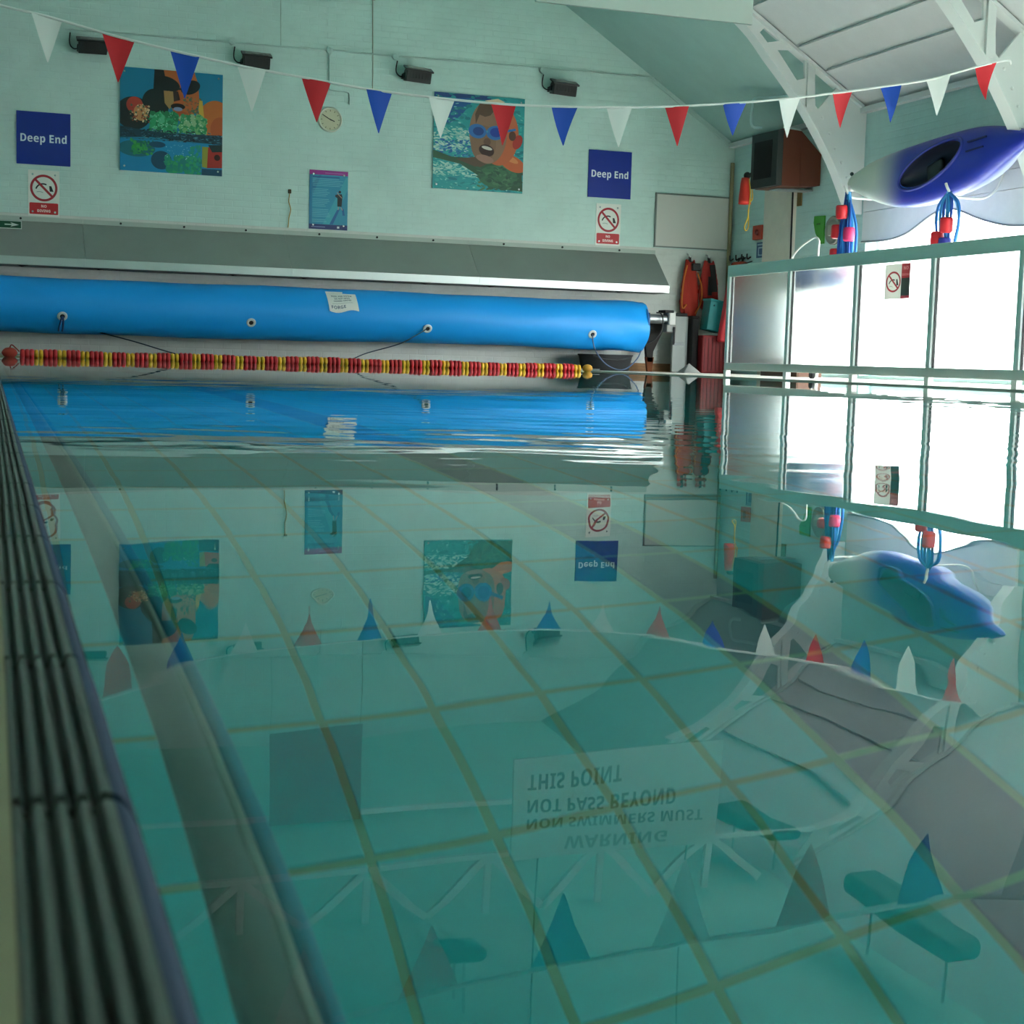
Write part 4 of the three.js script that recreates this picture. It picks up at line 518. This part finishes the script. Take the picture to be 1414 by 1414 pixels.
// ---------------------------------------------------------------- kayak
{
  const t = thing('kayak', 'blue and white kayak hung on its side on the right wall', 'kayak');
  const st = [[-15.36, 2.195, 0.02], [-15.3, 2.195, 0.075], [-15.14, 2.19, 0.13], [-14.84, 2.175, 0.215], [-14.4, 2.15, 0.295], [-14.0, 2.155, 0.32], [-13.6, 2.18, 0.32], [-13.2, 2.215, 0.3], [-12.9, 2.25, 0.26], [-12.6, 2.29, 0.18], [-12.35, 2.315, 0.1], [-12.2, 2.325, 0.04], [-12.16, 2.33, 0.01]];
  const cx = new THREE.CatmullRomCurve3(st.map((p) => V(...p))); const N = 60, K = 28;
  const P = [], C = [], I = [];
  const c1 = new THREE.Color('#1c2fa0'), c2 = new THREE.Color('#cfd6c8'), hullC = new THREE.Color('#c3cdf0'), hullB = new THREE.Color('#4a5cc8');
  for (let i = 0; i <= N; i++) { const p = cx.getPoint(i / N), w = p.z, z = p.x, y = p.y, f = i / N; const dk = 0.04 + 0.34 * Math.min(w, 0.24) * 1.0, hl = 0.05 + 0.75 * w;
    for (let k = 0; k <= K; k++) { const a = k / K * Math.PI * 2; const cy = Math.cos(a), sx = Math.sin(a); const yy = y + w * Math.sign(cy) * Math.pow(Math.abs(cy), 0.8); const xx = 9.19 + (sx < 0 ? -dk * Math.pow(-sx, 0.8) * 1.1 : Math.min(hl, 0.24) * Math.pow(sx, 0.7) * (0.3 + 0.7 * Math.min(1, w / 0.2)));
      P.push(xx, yy, z); const bow = THREE.MathUtils.smoothstep(z, -14.75 + 0.1 * (n16(k / K, f * 2) - 0.5), -14.1); const edge = THREE.MathUtils.smoothstep(sx, -0.02, 0.12); const col = c2.clone().lerp(c1, bow); const hcol = hullC.clone().lerp(hullB, 0.15 * n16(f * 2, k / K)); col.lerp(hcol, edge); C.push(col.r, col.g, col.b, 1); } }
  for (let i = 0; i < N; i++) for (let k = 0; k < K; k++) { const a = i * (K + 1) + k, b = a + 1, c = a + K + 1, d = c + 1; I.push(a, d, b, a, c, d); }
  // caps
  const capA = P.length / 3; { const p = cx.getPoint(0); P.push(9.19, p.y, p.x - 0.005); C.push(c2.r, c2.g, c2.b, 1); const q = cx.getPoint(1); P.push(9.19, q.y, q.x + 0.005); C.push(c1.r, c1.g, c1.b, 1); }
  for (let k = 0; k < K; k++) { I.push(capA, k, k + 1); const o = N * (K + 1); I.push(capA + 1, o + k + 1, o + k); }
  let g = new THREE.BufferGeometry(); g.setAttribute('position', new THREE.Float32BufferAttribute(P, 3)); g.setAttribute('color', new THREE.Float32BufferAttribute(C, 4)); g.setIndex(I); g = mergeVertices(g, 1e-5); g.computeVertexNormals();
  const vol = (() => { const p = g.attributes.position, ix = g.index.array; let v = 0; for (let i = 0; i < ix.length; i += 3) { const A = V().fromBufferAttribute(p, ix[i]), B = V().fromBufferAttribute(p, ix[i + 1]), D = V().fromBufferAttribute(p, ix[i + 2]); v += A.dot(B.cross(D)); } return v; })();
  if (vol < 0) { flip(g); g.computeVertexNormals(); }
  const tilt = Math.atan2(0.26, 1.04);
  const e = new THREE.SphereGeometry(1, 32, 20); e.scale(0.2, 0.155, 0.53); e.rotateX(-tilt); e.translate(9.06, 2.215, -13.65); e.deleteAttribute('uv'); { const n = e.attributes.position.count, c = new Float32Array(n * 4); for (let i = 0; i < n; i++) { c[4 * i] = 0.02; c[4 * i + 1] = 0.025; c[4 * i + 2] = 0.05; c[4 * i + 3] = 1; } e.setAttribute('color', new THREE.BufferAttribute(c, 4)); }
  const ev = new Evaluator(); ev.attributes = ['position', 'normal', 'color']; ev.useGroups = false;
  const A = new Brush(g), B = new Brush(e); A.updateMatrixWorld(); B.updateMatrixWorld();
  const r = ev.evaluate(A, B, SUBTRACTION);
  const hullMat = new THREE.MeshPhysicalMaterial({ vertexColors: true, roughness: 0.35 });
  mesh('hull', r.geometry, hullMat, t);
  const rim = []; for (let k = 0; k < 40; k++) { const a = k / 40 * Math.PI * 2; let z = 0.555 * Math.cos(a), y = 0.178 * Math.sin(a); const zz = z * Math.cos(tilt) - y * Math.sin(tilt) * 0 , yy = y + z * Math.tan(tilt) * 0.98; const ww = cx.getPoints(200).reduce((b, p) => (Math.abs(p.x - (-13.65 + zz)) < Math.abs(b.x - (-13.65 + zz)) ? p : b)); const dy = Math.min(0.98, Math.abs(2.215 + yy - ww.y) / ww.z); const sx = Math.sqrt(1 - Math.pow(dy, 2.5)); rim.push([9.19 - (0.04 + 0.34 * Math.min(ww.z, 0.24)) * 1.1 * Math.pow(sx, 0.8) - 0.004, 2.215 + yy, -13.65 + zz]); }
  mesh('cockpit_rim', tube(rim, 0.017, 120, 8, true), std('#25348f', 0.4), t);
  mesh('seat', rbox(0.06, 0.2, 0.26, 0.03).rotateX(-tilt).translate(9.19, 2.16, -13.72), std('#2a2d30', 0.7), t);
  for (const [z0, z1, y] of [[-13.0, -12.72, 2.36], [-13.02, -12.76, 2.27]]) mesh('deck_groove', bar([9.05, y, z0], [9.058, y + 0.02, z1], 0.02, 0.016), std('#0d1550', 0.6), t);
  mesh('end_toggle', new THREE.SphereGeometry(0.045, 14, 10).translate(9.15, 2.14, -15.27), M.white, t);
  for (const [y, z] of [[2.29, -15.26], [2.2, -14.62]]) mesh('deck_fitting', new THREE.SphereGeometry(0.022, 8, 6).translate(9.13, y, z), M.black, t);
  { const hk = thing('kayak_hooks', 'white wall pegs carrying the kayak and the blue float lines', 'hooks'); for (const [z, y] of [[-13.05, 1.84], [-14.95, 2.0]]) mesh('peg', tube([[XR - 0.03, y + 0.3, z], [9.5, y + 0.22, z], [9.43, y + 0.08, z], [9.3, y + 0.0, z], [9.1, y - 0.01, z], [8.95, y, z], [8.89, y + 0.06, z], [8.88, y + 0.12, z - 0.03]], 0.014, 30, 8), M.white, hk); }
}
function floats(label, ox, oy, oz, strands, fl, group) {
  const t = thing('float_line', label, 'float line', group);
  const cols = ['#2a78c8', '#3a9ade', '#2450a8', '#7cc0ee'];
  strands.forEach((s, i) => mesh('rope', tube(s.map(([dx, dy, dz]) => [ox + dx, oy + dy, oz + dz]), 0.016, 30, 6), std(cols[i % 4], 0.7), t));
  const f = new THREE.LatheGeometry([[0.012, -0.075], [0.05, -0.075], [0.062, -0.06], [0.065, 0], [0.062, 0.06], [0.05, 0.075], [0.012, 0.075]].map((p) => new THREE.Vector2(...p)), 16);
  fl.forEach(([dx, dy, dz, rz, c]) => { const m = mesh('float', f, std(c || '#d3202c', 0.45), t); m.position.set(ox + dx, oy + dy, oz + dz); m.rotation.set(rz, 0, rz); });
  return t;
}
{
  const s = []; for (let k = 0; k < 20; k++) { const a = rr(-0.15, 0.15), b = rr(-0.05, 0.06); s.push([[rr(-0.02, 0.02), 0.02, rr(-0.03, 0.03)], [b * 0.4, -0.16, a * 0.5], [b, -0.4, a * 0.9 + rr(-0.02, 0.02)], [b + rr(-0.02, 0.02), -0.75, a + rr(-0.03, 0.03)], [b, -1.05 + rr(-0.08, 0.08), a * 0.8]]); }
  floats('bundle of blue float lines with red floats hung at the kayak bow', 8.93, 2.03, -14.97, s, [[-0.09, -0.2, 0.02, 0.1], [-0.05, -0.4, -0.13, 0], [-0.07, -0.45, 0.16, 0, '#d8306a'], [-0.05, -0.66, -0.14, 0.1], [-0.07, -0.85, 0.14, 0, '#d8306a']], 'blue float lines on the kayak pegs');
  const s2 = []; for (let k = 0; k < 9; k++) { const a = (k - 4) * 0.035 + rr(-0.01, 0.01), b = rr(-0.04, 0.04); s2.push([[rr(-0.015, 0.015), 0.02, rr(-0.02, 0.02)], [b * 0.5, -0.1, a * 1.1], [b, -0.28, a * 1.3], [b, -0.5, a * 0.9], [b, -0.62, a * 0.7]]); }
  floats('bundle of blue float lines with red floats hung under the kayak middle', 8.91, 1.86, -13.06, s2, [[-0.05, -0.31, 0.06, 0.1], [-0.05, -0.44, -0.09, 0], [-0.03, -0.5, 0.02, 0.05, '#34389c']], 'blue float lines on the kayak pegs');
}

// ---------------------------------------------------------------- glazed screen along the right deck
{
  const t = thing('glass_screen', 'low mint framed screen of frosted panes along the right pool edge', 'screen');
  const X = 7.15, fr = std('#dceee8', 0.4), wh = M.white, glass = new THREE.MeshPhysicalMaterial({ color: '#f2f7f5', roughness: 0.13, transmission: 1, thickness: 0.004, ior: 1.45 });
  const Z = [-14.2, -12.95, -11.77, -10.62, -9.5, -8.35, -7.2, -6.05]; const yb = 0.077, yt = 1.136;
  mesh('top_rail', rbox(0.05, 0.115, Z[7] - Z[0] + 0.05, 0.006).translate(X, yt - 0.0575, (Z[0] + Z[7]) / 2), fr, t);
  mesh('bottom_rail', rbox(0.05, 0.075, Z[7] - Z[0] + 0.05, 0.006).translate(X, yb + 0.0375, (Z[0] + Z[7]) / 2), std('#d2d6d0', 0.5), t);
  Z.forEach((z, i) => {
    mesh('post', rbox(0.05, yt - yb - 0.19, 0.05, 0.004).translate(X, (yb + yt) / 2 - 0.02, z), fr, t);
    mesh('leg', prism([[z - 0.03, DY], [z + 0.03, DY], [z + 0.03, yb], [z - 0.03, yb]], 0.05, 0).rotateY(-Math.PI / 2).translate(X + 0.025, 0, 0), wh, t);
    if (i < 7) { const a = z + 0.025, b = Z[i + 1] - 0.025;
      mesh('bead', [box(X - 0.034, X + 0.02, yb + 0.075, yt - 0.115, a, a + 0.022)], std('#f2f4f2', 0.35), t); mesh('gasket', box(X - 0.012, X + 0.012, yb + 0.075, yt - 0.115, a + 0.022, a + 0.028), M.black, t);
      mesh('glass_pane', box(X - 0.002, X + 0.002, yb + 0.075, yt - 0.115, a + 0.028, b), glass, t); }
  });
  const tex = canvasTex(384, 384, (c, w, h) => { c.fillStyle = '#e3e2da'; c.fillRect(0, 0, w, h); noDiving(c, 4, -20, 260, 560, false); c.fillStyle = '#e3e2da'; c.fillRect(0, 372, w, 12); c.fillStyle = '#9c2a34'; c.fillRect(256, 0, 128, 160); c.fillStyle = '#d49090'; c.font = 'bold 52px sans-serif'; c.textAlign = 'center'; c.fillText('NO', 320, 70); c.font = 'bold 34px sans-serif'; c.fillText('DIVING', 320, 135, 116); c.fillStyle = '#2c3634'; c.fillRect(256, 160, 128, 190); c.fillStyle = '#a03040'; c.fillRect(256, 350, 128, 34); });
  const s = thing('pane_sign', 'square no diving sign stuck on the third frosted screen pane', 'sign'); s.position.set(X - 0.005, 0.86, -11.14); s.rotation.y = -Math.PI / 2; panel('board', 0.37, 0.29, 0.004, tex, '#c9c8c2', s, 0.9).material.forEach((m) => { m.transmission = 0.75; m.roughness = 0.95; });
}
{ // red gear in the corner
  const mk = (x, label, long, yel) => {
    const t = thing('rescue_bag', label, 'rescue bag', 'red rescue bags on the hooks');
    mesh('hook', tube([[x, 1.6, ZB + 0.01], [x, 1.58, ZB + 0.07], [x, 1.55, ZB + 0.09], [x, 1.57, ZB + 0.12]], 0.01, 16, 6), M.white, t);
    mesh('loop', rod([x, 1.56, ZB + 0.09], [x + 0.01, 1.44, ZB + 0.1], 0.018, 8), M.black, t);
    const P = [], I = [], n = 26, m = 28; for (let i = 0; i <= n; i++) { const v = i / n, y = 1.5 - long * v; const w = 0.03 + (yel ? 0.092 : 0.1) * Math.pow(Math.sin(Math.PI * Math.min(1, 0.1 + v * 0.62)), 0.8) * (v > 0.75 ? 1 - (v - 0.75) * (yel ? 2.6 : 0.4) : 1); for (let k = 0; k <= m; k++) { const a = k / m * Math.PI * 2; const f = 1 + 0.16 * Math.sin(7 * a + 5 * v) * (0.4 + v) + 0.12 * (n16(v * 2, k / m) - 0.5); P.push(x + 0.02 * v + w * f * Math.cos(a), y + 0.02 * Math.sin(3 * a), ZB + 0.1 + w * 0.42 * f * Math.sin(a)); } }
    for (let i = 0; i < n; i++) for (let k = 0; k < m; k++) { const a = i * (m + 1) + k, b = a + 1, c = a + m + 1, d = c + 1; I.push(a, b, d, a, d, c); }
    const g = new THREE.BufferGeometry(); g.setAttribute('position', new THREE.Float32BufferAttribute(P, 3)); g.setIndex(I); g.computeVertexNormals();
    mesh('body', g, std(yel ? '#a52414' : '#a0201a', 0.75, 0, { side: THREE.DoubleSide }), t);
    if (yel) { mesh('orange_cord', [tube([[x - 0.06, 1.44, ZB + 0.15], [x - 0.11, 1.25, ZB + 0.17], [x - 0.13, 1.0, ZB + 0.17], [x - 0.11, 0.86, ZB + 0.16], [x - 0.06, 0.92, ZB + 0.17]], 0.01, 30, 6), tube([[x + 0.09, 1.35, ZB + 0.16], [x + 0.16, 1.15, ZB + 0.16], [x + 0.15, 0.95, ZB + 0.17], [x + 0.08, 0.8, ZB + 0.16]], 0.01, 30, 6)], std('#d4701e', 0.6), t); mesh('black_clip', rbox(0.12, 0.1, 0.06, 0.015).translate(x + 0.06, 1.42, ZB + 0.17), M.black, t); }
    else mesh('black_strap', [bar([x + 0.03, 1.46, ZB + 0.15], [x + 0.06, 1.1, ZB + 0.19], 0.02, 0.07), bar([x - 0.01, 1.3, ZB + 0.18], [x - 0.01, 1.05, ZB + 0.19], 0.02, 0.05)], M.rubber, t);
  };
  mk(8.9, 'red rescue bag with orange cords hanging from the left hook', 0.85, true); mk(9.18, 'red rescue bag with a black strap hanging from the right hook', 0.62, false);
  { const t = thing('teal_basket', 'tilted teal plastic basket resting on the red crate', 'basket'); const s = new THREE.Shape([[-0.115, 0.19], [0.135, 0.19], [0.105, -0.19], [-0.09, -0.19]].map((p) => new THREE.Vector2(...p))); s.holes.push(new THREE.Path([[-0.07, 0.14], [-0.05, 0.14], [-0.05, 0.12], [-0.07, 0.12]].map((p) => new THREE.Vector2(...p)))); const g = new THREE.ExtrudeGeometry(s, { depth: 0.2, bevelEnabled: true, bevelSize: 0.01, bevelThickness: 0.01, bevelSegments: 2 }); g.translate(0, 0, -0.1); g.rotateZ(-0.18); g.translate(9.13, 0.77, -18.62); mesh('body', g, std('#0f7a7c', 0.5), t); const r = rbox(0.29, 0.03, 0.24, 0.01); r.rotateZ(-0.18); r.translate(9.175, 0.963, -18.62); mesh('rim', r, std('#128688', 0.5), t); }
  { const t = thing('red_crate', 'large red ribbed crate on the deck in the corner', 'crate'); mesh('body', rbox(0.42, 0.5, 0.4, 0.02).translate(9.13, 0.262, -18.66), std('#860f16', 0.55), t); for (let k = 0; k < 7; k++) mesh('rib', box(8.95 + k * 0.055, 8.965 + k * 0.055, 0.04, 0.48, -18.462, -18.452), std('#6e0d14', 0.6), t); }
  { const t = thing('red_float_board', 'long red foam board hanging in front of the teal basket', 'float board'); mesh('board', rbox(0.09, 1.02, 0.12, 0.03).rotateZ(-0.15).translate(9.215, 0.93, -18.36), std('#d8343f', 0.6), t); mesh('hanging_loop', rod([9.285, 1.42, -18.36], [9.548, 1.5, -18.36], 0.008, 6), M.black, t); }
  { const t = thing('dark_gap_filler', 'tall dark box added to fill the dark gap between grey panel and red crate', 'gap_filler'); mesh('body', rbox(0.1, 0.72, 0.3, 0.02).translate(8.865, 0.372, -18.72), std('#0b0a0a', 0.85), t); mesh('filler_top', rbox(0.11, 0.03, 0.32, 0.012).translate(8.865, 0.747, -18.72), std('#1a1717', 0.8), t); }  // plain dark box added where the gap beside the crate goes dark
}
{ // things standing behind the screen
  const t = thing('trolley', 'white tube trolley carrying dark blue bags behind the second pane', 'trolley');
  mesh('tube_frame', [tube([[8.0, DY + 0.06, -14.5], [8.0, 0.9, -14.5], [8.0, 1.27, -14.48], [8.0, 1.44, -14.1], [8.0, 1.42, -13.95], [8.0, 1.26, -13.95], [8.0, 0.6, -13.96], [8.0, DY + 0.06, -13.96]], 0.011, 80, 8)], M.white, t);
  mesh('shelf', [box(7.98, 8.5, 0.9, 0.93, -14.75, -13.95)], M.white, t); mesh('rear_leg', [rod([8.48, DY, -14.7], [8.48, 0.9, -14.7], 0.018), rod([8.48, DY, -14.0], [8.48, 0.9, -14.0], 0.018)], M.white, t);
  for (const [y, z, w] of [[DY + 0.04, -14.5, 0.04], [DY + 0.04, -13.96, 0.04]]) mesh('castor', new THREE.CylinderGeometry(w, w, 0.03, 14).rotateZ(Math.PI / 2).translate(8.0, y, z), M.rubber, t);
  const b1 = mesh('blue_bag', rbox(0.3, 0.24, 0.3, 0.08, 3).translate(8.25, 1.052, -14.6), std('#1d4f8a', 0.7)); tag(b1, 'larger dark blue bag on the left of the trolley shelf', 'bag');
  const b2 = mesh('blue_bag', rbox(0.26, 0.2, 0.22, 0.07, 3).translate(8.25, 1.032, -14.25), std('#244f7c', 0.7)); tag(b2, 'smaller dark blue bag on the right of the trolley shelf', 'bag');
  const d = thing('wooden_bench', 'low dark wooden bench behind the screen seen under its rail', 'bench'); mesh('plank', rbox(0.35, 0.04, 0.9, 0.006).translate(8.75, 0.2, -15.75), std('#4a3526', 0.7), d); mesh('front_board', rbox(0.03, 0.15, 0.86, 0.005).translate(8.6, 0.09, -15.75), std('#5a4030', 0.7), d); mesh('end_board', rbox(0.3, 0.15, 0.03, 0.005).translate(8.75, 0.09, -15.33), std('#5a3c2a', 0.7), d);
  const r = thing('orange_bag', 'orange red bag hanging on the wall behind the first pane', 'bag'); mesh('body', rbox(0.14, 0.36, 0.3, 0.05, 3).translate(9.46, 1.32, -18.55), std('#c4472f', 0.7), r); mesh('strap', tube([[9.46, 1.48, -18.62], [9.5, 1.56, -18.58], [9.5, 1.56, -18.52], [9.46, 1.48, -18.48]], 0.01, 20, 6), M.black, r);
}
renderer.render(scene, camera);
